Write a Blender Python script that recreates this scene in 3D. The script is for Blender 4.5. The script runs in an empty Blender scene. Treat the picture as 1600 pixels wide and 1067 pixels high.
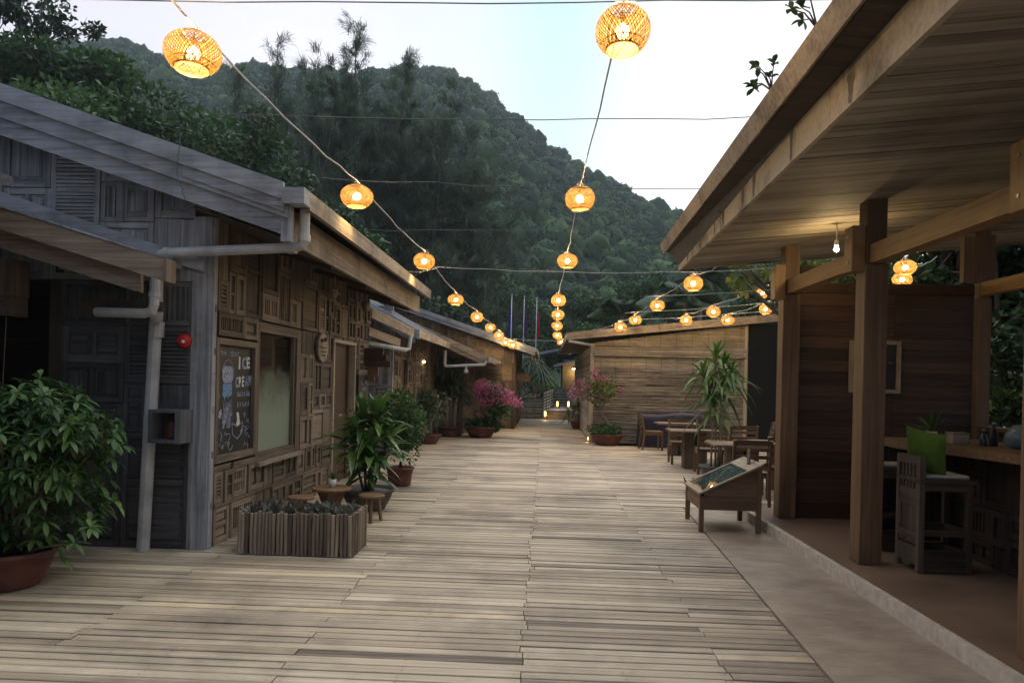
import bpy, math, random
import numpy as np
from mathutils import Vector, Matrix
sc = bpy.context.scene
COL = sc.collection
R = math.radians
random.seed(7)

# ------------------------------------------------------------------ camera
cam_d = bpy.data.cameras.new('camera'); cam = bpy.data.objects.new('camera', cam_d); COL.objects.link(cam)
EYE = Vector((0, 0, 1.55))
cam.location = EYE
cam.rotation_euler = (Matrix.Rotation(R(2.49), 3, 'Z') @ Matrix.Rotation(R(90), 3, 'X') @ Matrix.Rotation(R(1.4), 3, 'Z')).to_euler()
cam_d.sensor_width = 36; cam_d.lens = 1150/1600*36; cam_d.shift_y = 62.3/1600
cam_d.clip_start = .05; cam_d.clip_end = 3000
sc.camera = cam

# ------------------------------------------------------------------ sky, sun, exposure
SUN_EL, SUN_AZ = 4.0, 20.0           # degrees; azimuth to the right of the street, sun going down behind the hill
w = bpy.data.worlds.new('World'); sc.world = w; w.use_nodes = True
nt = w.node_tree; N = nt.nodes; L = nt.links
bg = N['Background']; bg.inputs['Strength'].default_value = SKY_STRENGTH = 0.12
sky = N.new('ShaderNodeTexSky'); sky.sky_type = 'NISHITA'; sky.sun_disc = False
sky.sun_elevation = R(SUN_EL); sky.sun_rotation = R(SUN_AZ)
sky.air_density = 1.0; sky.dust_density = 1.5; sky.ozone_density = 2.0
# thin high cloud and evening glow in front of the clear sky
tc = N.new('ShaderNodeTexCoord'); sep = N.new('ShaderNodeSeparateXYZ'); L.new(tc.outputs['Generated'], sep.inputs[0])
rx = N.new('ShaderNodeValToRGB'); rx.color_ramp.interpolation = 'EASE'
mr = N.new('ShaderNodeMapRange'); mr.inputs[1].default_value = -1; mr.inputs[2].default_value = 1
L.new(sep.outputs['X'], mr.inputs[0]); L.new(mr.outputs[0], rx.inputs[0])
e = rx.color_ramp.elements
e[0].position = 0.0; e[0].color = (2.8, 2.85, 3.1, 1)
e[1].position = 1.0; e[1].color = (3.4, 3.4, 3.4, 1)
for p, c in ((.22, (3.1, 3.05, 3.4, 1)), (.36, (3.65, 3.55, 3.85, 1)), (.44, (3.3, 3.5, 3.75, 1)), (.505, (2.6, 3.5, 3.85, 1)), (.57, (3.6, 3.9, 4.1, 1)), (.66, (4.25, 4.3, 4.3, 1)), (.8, (4.3, 4.25, 4.15, 1))):
    k = e.new(p); k.color = c
nz = N.new('ShaderNodeTexNoise'); nz.inputs['Scale'].default_value = 2.2; nz.inputs['Detail'].default_value = 5
mp = N.new('ShaderNodeMapping'); mp.inputs['Scale'].default_value = (1, 1, 3)
L.new(tc.outputs['Generated'], mp.inputs[0]); L.new(mp.outputs[0], nz.inputs['Vector'])
cl = N.new('ShaderNodeMapRange'); cl.inputs[1].default_value = .3; cl.inputs[2].default_value = .7; cl.inputs[3].default_value = .78; cl.inputs[4].default_value = .96
L.new(nz.outputs['Fac'], cl.inputs[0])
mx = N.new('ShaderNodeMixRGB'); L.new(cl.outputs[0], mx.inputs[0]); L.new(sky.outputs[0], mx.inputs[1]); L.new(rx.outputs[0], mx.inputs[2])
# brighter glow low down, and thin cloud brightest overhead (above the frame)
mz = N.new('ShaderNodeValToRGB'); ez_ = mz.color_ramp.elements
ez_[0].position = 0; ez_[0].color = (.5, .5, .5, 1); ez_[1].position = 1; ez_[1].color = (1.0, 1.0, 1.0, 1)
for p, v in ((.22, (.44, .44, .44, 1)), (.46, (.38, .38, .38, 1)), (.75, (.80, .81, .82, 1))): k = ez_.new(p); k.color = v
L.new(sep.outputs['Z'], mz.inputs[0])
mzz = N.new('ShaderNodeVectorMath'); mzz.operation = 'SCALE'; mzz.inputs['Scale'].default_value = 2.35; L.new(mz.outputs[0], mzz.inputs[0])
mm = N.new('ShaderNodeVectorMath'); mm.operation = 'MULTIPLY'; L.new(mx.outputs[0], mm.inputs[0]); L.new(mzz.outputs[0], mm.inputs[1])
# the eastern sky, behind the camera, is already in dusk
ym = N.new('ShaderNodeMapRange'); ym.inputs[1].default_value = -1; ym.inputs[2].default_value = 1; L.new(sep.outputs['Y'], ym.inputs[0])
my = N.new('ShaderNodeValToRGB'); my.color_ramp.interpolation = 'EASE'; ey = my.color_ramp.elements
ey[0].position = .12; ey[0].color = (.21, .26, .35, 1); ey[1].position = .68; ey[1].color = (1, 1, 1, 1); L.new(ym.outputs[0], my.inputs[0])
m2 = N.new('ShaderNodeVectorMath'); m2.operation = 'MULTIPLY'; L.new(mm.outputs[0], m2.inputs[0]); L.new(my.outputs[0], m2.inputs[1])
L.new(m2.outputs[0], bg.inputs['Color'])

sun_d = bpy.data.lights.new('sun', 'SUN'); sun = bpy.data.objects.new('sun', sun_d); COL.objects.link(sun)
sun_d.energy = 0.6; sun_d.angle = R(12); sun_d.color = (1, .86, .7)
sd = Vector((math.sin(R(SUN_AZ))*math.cos(R(SUN_EL)), math.cos(R(SUN_AZ))*math.cos(R(SUN_EL)), math.sin(R(SUN_EL))))
sun.rotation_euler = sd.to_track_quat('Z', 'Y').to_euler(); sun.location = (60, 150, 90)
vs = sc.view_settings
vs.view_transform = 'Standard'; vs.look = 'None'; vs.exposure = 1.55; vs.gamma = 1
sc.cycles.max_bounces = 6; sc.cycles.diffuse_bounces = 3; sc.cycles.glossy_bounces = 3; sc.cycles.transmission_bounces = 4; sc.cycles.transparent_max_bounces = 8
sc.cycles.sample_clamp_indirect = 4; sc.cycles.caustics_reflective = False; sc.cycles.caustics_refractive = False
sc.cycles.use_denoising = True; sc.cycles.denoising_prefilter = 'ACCURATE'
try: sc.cycles.use_light_tree = True
except Exception: pass

# ------------------------------------------------------------------ materials
def newmat(name):
    m = bpy.data.materials.new(name); m.use_nodes = True
    n = m.node_tree.nodes; b = n['Principled BSDF']
    return m, n, m.node_tree.links, b
def attr(n, name):
    a = n.new('ShaderNodeAttribute'); a.attribute_name = name; return a
def ramp(n, cols):
    r = n.new('ShaderNodeValToRGB'); el = r.color_ramp.elements
    el[0].position, el[0].color = cols[0][0], (*cols[0][1], 1)
    el[1].position, el[1].color = cols[-1][0], (*cols[-1][1], 1)
    for p, c in cols[1:-1]:
        k = el.new(p); k.color = (*c, 1)
    return r
def wood(name, cols, rough=.75, gs=(1.3, 32, 32), ta=.55, bump=.35, stain=.45, stain_col=(.035, .03, .027), spec=.3, wear=1.1, grain=1):
    m, n, l, b = newmat(name)
    g = attr(n, 'gr'); t = attr(n, 'tint')
    mp = n.new('ShaderNodeMapping'); mp.inputs['Scale'].default_value = gs; l.new(g.outputs['Vector'], mp.inputs[0])
    nz = n.new('ShaderNodeTexNoise'); nz.inputs['Scale'].default_value = 1; nz.inputs['Detail'].default_value = 7; nz.inputs['Distortion'].default_value = .4
    l.new(mp.outputs[0], nz.inputs['Vector'])
    mp2 = n.new('ShaderNodeMapping'); mp2.inputs['Scale'].default_value = (gs[0]*3, gs[1]*6, gs[2]*6); l.new(g.outputs['Vector'], mp2.inputs[0])
    n2 = n.new('ShaderNodeTexNoise'); n2.inputs['Scale'].default_value = 1; n2.inputs['Detail'].default_value = 5; l.new(mp2.outputs[0], n2.inputs['Vector'])
    a1 = n.new('ShaderNodeMath'); a1.operation = 'MULTIPLY_ADD'; a1.inputs[1].default_value = 1.1*grain; a1.inputs[2].default_value = -.55*grain; l.new(nz.outputs['Fac'], a1.inputs[0])
    a2 = n.new('ShaderNodeMath'); a2.operation = 'MULTIPLY_ADD'; a2.inputs[1].default_value = .7*grain; a2.inputs[2].default_value = -.35*grain; l.new(n2.outputs['Fac'], a2.inputs[0])
    a3 = n.new('ShaderNodeMath'); a3.operation = 'ADD'; l.new(a1.outputs[0], a3.inputs[0]); l.new(a2.outputs[0], a3.inputs[1])
    a4 = n.new('ShaderNodeMath'); a4.operation = 'MULTIPLY_ADD'; a4.inputs[1].default_value = ta; a4.inputs[2].default_value = .5-ta/2; l.new(t.outputs['Fac'], a4.inputs[0])
    a5 = n.new('ShaderNodeMath'); a5.operation = 'ADD'; l.new(a3.outputs[0], a5.inputs[0]); l.new(a4.outputs[0], a5.inputs[1])
    r = ramp(n, cols); l.new(a5.outputs[0], r.inputs[0])
    # weather stains with a shape of their own
    tcx = n.new('ShaderNodeTexCoord')
    n3 = n.new('ShaderNodeTexNoise'); n3.inputs['Scale'].default_value = wear; n3.inputs['Detail'].default_value = 8; n3.inputs['Roughness'].default_value = .65; l.new(tcx.outputs['Object'], n3.inputs['Vector'])
    r3 = ramp(n, [(.46, (0, 0, 0)), (.72, (stain,)*3)]); l.new(n3.outputs['Fac'], r3.inputs[0])
    mx = n.new('ShaderNodeMixRGB'); mx.inputs[2].default_value = (*stain_col, 1); l.new(r3.outputs[0], mx.inputs[0]); l.new(r.outputs[0], mx.inputs[1])
    l.new(mx.outputs[0], b.inputs['Base Color'])
    b.inputs['Roughness'].default_value = rough; b.inputs['Specular IOR Level'].default_value = spec
    bp = n.new('ShaderNodeBump'); bp.inputs['Strength'].default_value = bump; bp.inputs['Distance'].default_value = .006
    l.new(a3.outputs[0], bp.inputs['Height']); l.new(bp.outputs[0], b.inputs['Normal'])
    return m
def plain(name, col, rough=.6, noise=.25, scale=6, bump=.1, spec=.35, metal=0):
    m, n, l, b = newmat(name)
    tcx = n.new('ShaderNodeTexCoord'); nz = n.new('ShaderNodeTexNoise'); nz.inputs['Scale'].default_value = scale; nz.inputs['Detail'].default_value = 8; l.new(tcx.outputs['Object'], nz.inputs['Vector'])
    lo = tuple(c*(1-noise) for c in col); hi = tuple(min(1, c*(1+noise)) for c in col)
    r = ramp(n, [(.3, lo), (.7, hi)]); l.new(nz.outputs['Fac'], r.inputs[0]); l.new(r.outputs[0], b.inputs['Base Color'])
    b.inputs['Roughness'].default_value = rough; b.inputs['Specular IOR Level'].default_value = spec; b.inputs['Metallic'].default_value = metal
    bp = n.new('ShaderNodeBump'); bp.inputs['Strength'].default_value = bump; bp.inputs['Distance'].default_value = .01; l.new(nz.outputs['Fac'], bp.inputs['Height']); l.new(bp.outputs[0], b.inputs['Normal'])
    return m
def leafy(name, cols, rough=.5, trans=.25, spec=.35):
    m, n, l, b = newmat(name)
    t = attr(n, 'tint'); r = ramp(n, cols); l.new(t.outputs['Fac'], r.inputs[0]); l.new(r.outputs[0], b.inputs['Base Color'])
    b.inputs['Roughness'].default_value = rough; b.inputs['Specular IOR Level'].default_value = spec
    if trans:
        tr = n.new('ShaderNodeBsdfTranslucent'); l.new(r.outputs[0], tr.inputs[0]); ms = n.new('ShaderNodeMixShader'); ms.inputs[0].default_value = trans
        l.new(b.outputs[0], ms.inputs[1]); l.new(tr.outputs[0], ms.inputs[2]); l.new(ms.outputs[0], n['Material Output'].inputs[0])
    return m
def glow(name, col, s):
    m, n, l, b = newmat(name)
    b.inputs['Base Color'].default_value = (*col, 1); b.inputs['Emission Color'].default_value = (*col, 1); b.inputs['Emission Strength'].default_value = s
    return m
M = {}
M['deck'] = wood('weathered deck board', [(.0, (.06, .044, .032)), (.24, (.225, .172, .12)), (.58, (.425, .345, .245)), (.85, (.55, .465, .345)), (1.0, (.60, .44, .23))], rough=.6, gs=(.9, 36, 36), ta=.8, bump=.35, stain=.8, stain_col=(.085, .066, .052), spec=.4, wear=.8, grain=.75)
M['grey'] = wood('silvered old timber', [(.1, (.08, .08, .083)), (.5, (.25, .248, .256)), (.95, (.46, .455, .47))], ta=.45, stain=.6, wear=2.2)
M['grey_shaded'] = wood('weathered door timber toned for porch shade', [(.1, (.03, .029, .03)), (.5, (.095, .092, .095)), (.95, (.19, .185, .188))], ta=.5, stain=.6, wear=2.2)  # darker copy of the silvered timber; porch shade is put into its colour
M['beamwood'] = wood('beam timber toned for lantern glow', [(.1, (.19, .108, .045)), (.5, (.33, .20, .09)), (.95, (.44, .29, .14))], rough=.45, ta=.3, stain=.3)  # lighter than the posts; lantern glow on the beams is put into the colour
M['brown'] = wood('old carved panel timber', [(.08, (.04, .029, .021)), (.45, (.145, .106, .073)), (.75, (.25, .188, .132)), (.98, (.36, .285, .205))], ta=.55, stain=.55, wear=1.8)
M['board'] = wood('sawn eave board', [(.1, (.14, .105, .075)), (.5, (.33, .255, .175)), (.95, (.48, .39, .28))], ta=.3, stain=.85, stain_col=(.05, .042, .036), wear=2.2)
M['fascia'] = wood('stained pale fascia board', [(.1, (.26, .205, .14)), (.5, (.42, .345, .245)), (.95, (.56, .47, .35))], ta=.25, stain=.95, stain_col=(.028, .023, .02), wear=2.6, grain=.7)
M['stainwood'] = wood('water blackened fascia timber', [(.1, (.07, .055, .042)), (.9, (.21, .165, .12))], ta=.1, stain=.9, wear=9)
M['barge'] = wood('blue grey weathered board', [(.1, (.13, .135, .145)), (.5, (.29, .30, .32)), (.95, (.42, .435, .46))], ta=.3, stain=.5, wear=2.5)
M['roof'] = wood('dark timber shingle', [(.1, (.04, .04, .045)), (.9, (.15, .15, .16))], ta=.6)
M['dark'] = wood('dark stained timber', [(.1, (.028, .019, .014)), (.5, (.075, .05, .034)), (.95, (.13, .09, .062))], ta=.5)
M['teak'] = wood('oiled brown post timber', [(.1, (.09, .052, .026)), (.5, (.18, .105, .052)), (.95, (.28, .17, .09))], rough=.5, ta=.3, stain=.35, wear=1.2)
M['redwood'] = wood('red brown plank', [(.1, (.026, .013, .007)), (.5, (.072, .037, .019)), (.95, (.13, .068, .036))], rough=.5, ta=.6, stain=.3)
M['soffit'] = wood('aged ceiling batten', [(.05, (.12, .10, .083)), (.5, (.30, .26, .215)), (.95, (.43, .375, .31))], ta=.7, stain=.5, wear=.9)
M['pale'] = wood('pale door frame timber', [(.1, (.36, .28, .19)), (.9, (.58, .48, .35))], ta=.2, stain=.3)
M['chair'] = wood('garden chair teak', [(.1, (.075, .045, .024)), (.5, (.155, .094, .05)), (.95, (.235, .15, .085))], rough=.55, ta=.4, stain=.25)
M['bamboo'] = wood('split bamboo slat', [(.05, (.11, .086, .064)), (.4, (.31, .255, .185)), (.8, (.47, .405, .31)), (.98, (.57, .50, .39))], rough=.55, gs=(2.2, 9, 9), ta=.6, stain=.5, stain_col=(.13, .105, .09), wear=1.3)
M['bamboogrey'] = wood('weathered grey bamboo slat', [(.05, (.07, .058, .047)), (.4, (.225, .19, .15)), (.8, (.37, .325, .265)), (.98, (.47, .42, .35))], rough=.6, gs=(2.2, 12, 12), ta=.7, stain=.65, stain_col=(.09, .075, .065), wear=1.3)
M['stick'] = wood('driftwood stick', [(.1, (.09, .064, .045)), (.5, (.22, .165, .12)), (.95, (.38, .30, .22))], ta=.7, stain=.4)
M['fence'] = wood('grey fence slat', [(.1, (.08, .08, .08)), (.9, (.24, .24, .24))], ta=.5)
M['bark'] = wood('tree bark', [(.1, (.05, .04, .03)), (.9, (.2, .165, .13))], ta=.3)
M['palebark'] = wood('pale stem bark', [(.1, (.14, .12, .095)), (.9, (.40, .35, .28))], ta=.3)
M['concrete'] = wood('worn concrete', [(.1, (.18, .138, .098)), (.5, (.32, .258, .19)), (.9, (.42, .35, .265))], rough=.5, gs=(3, 6, 6), ta=0, bump=.2, stain=.5, stain_col=(.15, .12, .095), wear=2.5, spec=.4, grain=.8)
M['floor'] = plain('polished cement floor', (.19, .125, .08), .38, .3, 1.6, .05)
M['nosing'] = plain('painted step edge', (.50, .44, .35), .6, .2, 14, .2)
M['ground'] = plain('bare earth', (.08, .065, .045), .9, .4, .6)
M['pvc'] = plain('white plastic pipe', (.38, .37, .36), .45, .25, 5, .02)
M['terracotta'] = plain('dark red clay', (.135, .05, .036), .6, .35, 8)
M['greypot'] = plain('grey cement pot', (.11, .105, .10), .7, .3, 9)
M['soil'] = plain('potting soil', (.03, .022, .016), .95, .4, 30, .5)
M['gravel'] = plain('pot gravel', (.16, .16, .16), .8, .6, 60, .8)
M['red'] = plain('red enamel', (.5, .02, .018), .3, .1, 5)
M['darkred'] = plain('old dark red paint', (.09, .02, .015), .5, .3, 8)
M['stool'] = wood('old dark stool timber', [(.1, (.035, .027, .02)), (.5, (.095, .072, .052)), (.95, (.17, .13, .095))], ta=.4)
M['white'] = plain('white paint', (.75, .74, .71), .5, .08, 6)
M['chalkboard'] = plain('blackboard', (.022, .019, .016), .55, .5, 5)
M['chalk'] = plain('white chalk', (.55, .55, .54), .9, .5, 60)
M['bluechalk'] = plain('blue chalk', (.14, .25, .40), .9, .45, 45)
M['greychalk'] = plain('smudged chalk', (.28, .30, .38), .9, .5, 40)
M['tarp'] = plain('purple tarpaulin', (.022, .017, .034), .5, .25, 5, .1)
M['green'] = plain('lime cushion cloth', (.075, .135, .012), .85, .15, 30)
M['cushion'] = plain('cream cushion cloth', (.6, .55, .46), .9, .1, 30)
M['metal'] = plain('dull steel', (.4, .4, .41), .4, .15, 10, .02, metal=.8)
M['rubber'] = plain('black cable', (.015, .015, .016), .6, .1, 10)
M['wire'] = plain('steel wire', (.09, .09, .095), .5, .1, 10)
M['cable'] = plain('white lamp cable', (.5, .46, .42), .5, .2, 20)
M['netting'] = plain('black shade cloth', (.008, .009, .009), .9, .3, 40)
m, n, l, b = newmat('frosted pale green window film'); tcx = n.new('ShaderNodeTexCoord'); sp = n.new('ShaderNodeSeparateXYZ'); l.new(tcx.outputs['Object'], sp.inputs[0]); nz_ = n.new('ShaderNodeTexNoise'); nz_.inputs['Scale'].default_value = 3; nz_.inputs['Detail'].default_value = 6; l.new(tcx.outputs['Object'], nz_.inputs['Vector'])
ad = n.new('ShaderNodeMath'); ad.operation = 'MULTIPLY_ADD'; ad.inputs[1].default_value = .5; l.new(nz_.outputs['Fac'], ad.inputs[0]); l.new(sp.outputs['Z'], ad.inputs[2]); r = ramp(n, [(.98, (.86,)*3), (.99, (.8,)*3)]); mrr = n.new('ShaderNodeMapRange'); mrr.inputs[1].default_value = 1.35; mrr.inputs[2].default_value = 1.9; mrr.inputs[3].default_value = .88; mrr.inputs[4].default_value = .0; l.new(ad.outputs[0], mrr.inputs[0])
b.inputs['Base Color'].default_value = (.27, .32, .23, 1); b.inputs['Roughness'].default_value = .35; tp = n.new('ShaderNodeBsdfTransparent'); ms = n.new('ShaderNodeMixShader'); l.new(mrr.outputs[0], ms.inputs[0]); l.new(tp.outputs[0], ms.inputs[1]); l.new(b.outputs[0], ms.inputs[2]); l.new(ms.outputs[0], n['Material Output'].inputs[0]); M['blind'] = m
M['navy'] = plain('navy flag cloth', (.03, .05, .30), .8, .15, 8)
M['purple'] = plain('purple flag cloth', (.13, .035, .16), .8, .15, 8)
M['flagred'] = plain('red flag cloth', (.42, .02, .02), .8, .15, 8)
M['ceramic'] = plain('white glazed pot', (.6, .58, .54), .25, .08, 8)
M['bluebag'] = plain('grey blue plastic', (.12, .17, .19), .3, .35, 7)
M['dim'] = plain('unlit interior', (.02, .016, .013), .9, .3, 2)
G = leafy
M['leaf_dark'] = G('dark evergreen leaf', [(0, (.014, .032, .012)), (.5, (.032, .07, .022)), (1, (.075, .13, .04))])
M['leaf_mid'] = G('green leaf', [(0, (.02, .05, .014)), (.5, (.05, .11, .028)), (1, (.13, .22, .06))])
M['leaf_bright'] = G('fresh green leaf', [(0, (.03, .07, .015)), (.5, (.075, .155, .03)), (1, (.17, .27, .06))])
M['leaf_gloss'] = G('glossy strap leaf', [(0, (.018, .05, .012)), (.5, (.04, .10, .02)), (1, (.12, .22, .05))], rough=.28, trans=.15, spec=.5)
M['leaf_yellow'] = G('yellowing almond leaf', [(0, (.05, .09, .015)), (.5, (.13, .17, .03)), (1, (.30, .26, .05))], trans=.35)
M['leaf_grey'] = G('grey green small leaf', [(0, (.03, .05, .025)), (.5, (.07, .10, .05)), (1, (.13, .17, .09))])
M['needle'] = G('casuarina needle', [(0, (.045, .068, .044)), (.5, (.095, .135, .085)), (1, (.16, .21, .13))], trans=.35)
M['forest'] = G('hill forest leaf', [(0, (.012, .028, .010)), (.4, (.028, .062, .019)), (1, (.08, .135, .036))], rough=.7, trans=.15, spec=.15)
M['pink'] = G('pink bougainvillea bract', [(0, (.30, .055, .14)), (.5, (.56, .15, .30)), (1, (.74, .34, .38))], trans=.4)
M['bronze'] = G('bronze bromeliad leaf', [(0, (.05, .022, .02)), (1, (.15, .07, .055))])
M['snake'] = G('striped succulent leaf', [(0, (.05, .055, .04)), (.6, (.12, .115, .09)), (1, (.26, .22, .18))])
def glassmat(name, tint=(1, 1, 1), refl=.9, base=(.01, .012, .012), solid=0):
    m, n, l, b = newmat(name); n.remove(b)
    tr = n.new('ShaderNodeBsdfTransparent'); tr.inputs[0].default_value = (*tint, 1); gl = n.new('ShaderNodeBsdfGlossy'); gl.inputs['Roughness'].default_value = .02; gl.inputs[0].default_value = (refl,)*3+(1,)
    fr = n.new('ShaderNodeFresnel'); fr.inputs[0].default_value = 1.5
    ms = n.new('ShaderNodeMixShader'); l.new(fr.outputs[0], ms.inputs[0]); l.new(gl.outputs[0], ms.inputs[2])
    if solid:
        df = n.new('ShaderNodeBsdfDiffuse'); df.inputs[0].default_value = (*base, 1); l.new(df.outputs[0], ms.inputs[1])
    else: l.new(tr.outputs[0], ms.inputs[1])
    l.new(ms.outputs[0], n['Material Output'].inputs[0]); return m
M['glass'] = glassmat('window glass', (.9, .95, .9))
M['darkglass'] = glassmat('dark display glass', base=(.03, .045, .04), solid=1)
M['bulb'] = glow('lit bulb', (1, .80, .42), 22)
m, n, l, b = newmat('clear glowing bulb'); n.remove(b); tp = n.new('ShaderNodeBsdfTransparent'); em = n.new('ShaderNodeEmission'); em.inputs[0].default_value = (1, .74, .34, 1); em.inputs[1].default_value = 6; ad = n.new('ShaderNodeAddShader')
l.new(tp.outputs[0], ad.inputs[0]); l.new(em.outputs[0], ad.inputs[1]); l.new(ad.outputs[0], n['Material Output'].inputs[0]); M['clearbulb'] = m
M['flame'] = glow('warm bollard lamp', (1, .62, .2), 1.2)
M['litwall'] = plain('yellow plaster', (.55, .42, .22), .8, .2, 6)
m, n, l, b = newmat('rattan strip lit from inside')
b.inputs['Base Color'].default_value = (.08, .047, .0125, 1); b.inputs['Roughness'].default_value = .6
tr = n.new('ShaderNodeBsdfTranslucent'); tr.inputs[0].default_value = (.06, .032, .0072, 1); ms = n.new('ShaderNodeMixShader'); ms.inputs[0].default_value = .45
l.new(b.outputs[0], ms.inputs[1]); l.new(tr.outputs[0], ms.inputs[2]); l.new(ms.outputs[0], n['Material Output'].inputs[0]); M['rattan'] = m
m, n, l, b = newmat('thin lamp lining paper')
n.remove(b); tp = n.new('ShaderNodeBsdfTransparent'); tr = n.new('ShaderNodeBsdfTranslucent'); tr.inputs[0].default_value = (.95, .72, .30, 1); ms = n.new('ShaderNodeMixShader'); ms.inputs[0].default_value = .35
l.new(tp.outputs[0], ms.inputs[1]); l.new(tr.outputs[0], ms.inputs[2]); l.new(ms.outputs[0], n['Material Output'].inputs[0]); M['lining'] = m

# ------------------------------------------------------------------ object helpers
def tag(o, label=None, cat=None, group=None, kind=None):
    if label: o['label'] = label
    if cat: o['category'] = cat
    if group: o['group'] = group
    if kind: o['kind'] = kind
    return o
def thing(name, label, cat, loc=(0, 0, 0), rz=0, group=None):
    o = bpy.data.objects.new(name, None); COL.objects.link(o); o.empty_display_size = .1
    o.location = loc; o.rotation_euler = (0, 0, rz)
    return tag(o, label, cat, group)
def root_loc(p):
    while p.parent: p = p.parent
    return Vector(p.location)
def dup(root, loc=None, rz=None, label=None, group=None):
    def cp(o, par):
        c = o.copy(); COL.objects.link(c); c.parent = par
        for ch in list(o.children): cp(ch, c)
        return c
    r = cp(root, None)
    if loc is not None: r.location = loc
    if rz is not None: r.rotation_euler = (0, 0, rz)
    if label: r['label'] = label
    if group: r['group'] = group
    return r
class MB:
    def __init__(s): s.V = []; s.F = []; s.T = []; s.G = []
    def add(s, vs, fs, tint=None, gr=None):
        k = len(s.V); t = random.random() if tint is None else tint
        s.V += [tuple(v) for v in vs]; s.F += [tuple(i+k for i in f) for f in fs]; s.T += [t]*len(vs)
        if gr is None:
            o = (random.uniform(0, 40), random.uniform(0, 40), random.uniform(0, 40)); gr = [(v[0]+o[0], v[1]+o[1], v[2]+o[2]) for v in vs]
        s.G += gr
    def box(s, x0, x1, y0, y1, z0, z1, tint=None, T=None, nb=1):
        if x1 < x0: x0, x1 = x1, x0
        if y1 < y0: y0, y1 = y1, y0
        if z1 < z0: z0, z1 = z1, z0
        vs = [(x, y, z) for x in (x0, x1) for y in (y0, y1) for z in (z0, z1)]
        fs = [(0, 1, 3, 2), (4, 6, 7, 5), (0, 4, 5, 1), (2, 3, 7, 6), (0, 2, 6, 4), (1, 5, 7, 3)]
        d = [(x1-x0, 0), (y1-y0, 1), (z1-z0, 2)]; d.sort(reverse=True); ax = [k for _, k in d]
        o = [random.uniform(0, 60) for _ in range(3)]
        gr = [(v[ax[0]]+o[0], v[ax[1]]+o[1], v[ax[2]]+o[2]) for v in vs]
        if T: vs = [T(v) for v in vs]
        s.add(vs, fs, tint, gr)
    def beam(s, p0, p1, w, h, up=(0, 0, 1), tint=None):
        p0 = Vector(p0); p1 = Vector(p1); d = p1-p0; ln = d.length; d.normalize(); up = Vector(up)
        sd = d.cross(up)
        if sd.length < 1e-4: sd = d.cross(Vector((0, 1, 0)))
        sd.normalize(); up = sd.cross(d)
        s.box(0, ln, -w/2, w/2, -h/2, h/2, tint, lambda v: p0+d*v[0]+sd*v[1]+up*v[2])
    def tube(s, pts, r, seg=8, tint=None, cap=True):
        pts = [Vector(p) for p in pts]; n = len(pts); rr = r if isinstance(r, (list, tuple)) else [r]*n
        vs = []; gr = []; o = random.uniform(0, 50); dist = 0; ref = None
        for i, p in enumerate(pts):
            d = (pts[min(i+1, n-1)]-pts[max(i-1, 0)]).normalized()
            if ref is None: ref = d.orthogonal().normalized()
            ref = (ref-d*ref.dot(d))
            ref = ref.normalized() if ref.length > 1e-5 else d.orthogonal().normalized()
            b = d.cross(ref)
            if i: dist += (p-pts[i-1]).length
            for k in range(seg):
                a = 2*math.pi*k/seg; q = ref*math.cos(a)+b*math.sin(a); vs.append(p+q*rr[i]); gr.append((dist+o, math.cos(a)*rr[i]+o, math.sin(a)*rr[i]))
        fs = [(i*seg+k, i*seg+(k+1) % seg, (i+1)*seg+(k+1) % seg, (i+1)*seg+k) for i in range(n-1) for k in range(seg)]
        if cap: fs += [tuple(range(seg-1, -1, -1)), tuple((n-1)*seg+k for k in range(seg))]
        s.add(vs, fs, tint, gr)
    def lathe(s, prof, c=(0, 0, 0), seg=24, tint=None, sx=1, sy=1):
        vs = []; n = len(prof)
        for r, z in prof:
            for k in range(seg):
                a = 2*math.pi*k/seg; vs.append((c[0]+r*math.cos(a)*sx, c[1]+r*math.sin(a)*sy, c[2]+z))
        fs = [(i*seg+k, i*seg+(k+1) % seg, (i+1)*seg+(k+1) % seg, (i+1)*seg+k) for i in range(n-1) for k in range(seg)]
        if prof[0][0] > 1e-4: fs.append(tuple(range(seg-1, -1, -1)))
        if prof[-1][0] > 1e-4: fs.append(tuple((n-1)*seg+k for k in range(seg)))
        s.add(vs, fs, tint)
    def prism(s, poly, off, tint=None):
        p = [Vector(v) for v in poly]; o = Vector(off); n = len(p); vs = p+[v+o for v in p]
        fs = [tuple(range(n-1, -1, -1)), tuple(range(n, 2*n))]+[(i, (i+1) % n, n+(i+1) % n, n+i) for i in range(n)]
        s.add(vs, fs, tint)
    def build(s, name, mat, parent=None, smooth=False, local=False, bevel=0):
        me = bpy.data.meshes.new(name); o = Vector((0, 0, 0))
        if parent and not local: o = root_loc(parent)
        me.from_pydata([(v[0]-o.x, v[1]-o.y, v[2]-o.z) for v in s.V], [], s.F)
        a = me.attributes.new('tint', 'FLOAT', 'POINT'); a.data.foreach_set('value', s.T)
        g = me.attributes.new('gr', 'FLOAT_VECTOR', 'POINT'); g.data.foreach_set('vector', np.array(s.G, dtype=np.float32).ravel())
        me.materials.append(mat if not isinstance(mat, str) else M[mat])
        if smooth: me.polygons.foreach_set('use_smooth', [True]*len(me.polygons))
        ob = bpy.data.objects.new(name, me); COL.objects.link(ob)
        if parent: ob.parent = parent
        if bevel:
            md = ob.modifiers.new('bevel', 'BEVEL'); md.width = bevel; md.segments = 1; md.limit_method = 'ANGLE'
        return ob
def fixn(ob):
    import bmesh
    bm = bmesh.new(); bm.from_mesh(ob.data); bmesh.ops.recalc_face_normals(bm, faces=bm.faces); bm.to_mesh(ob.data); bm.free(); return ob
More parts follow.
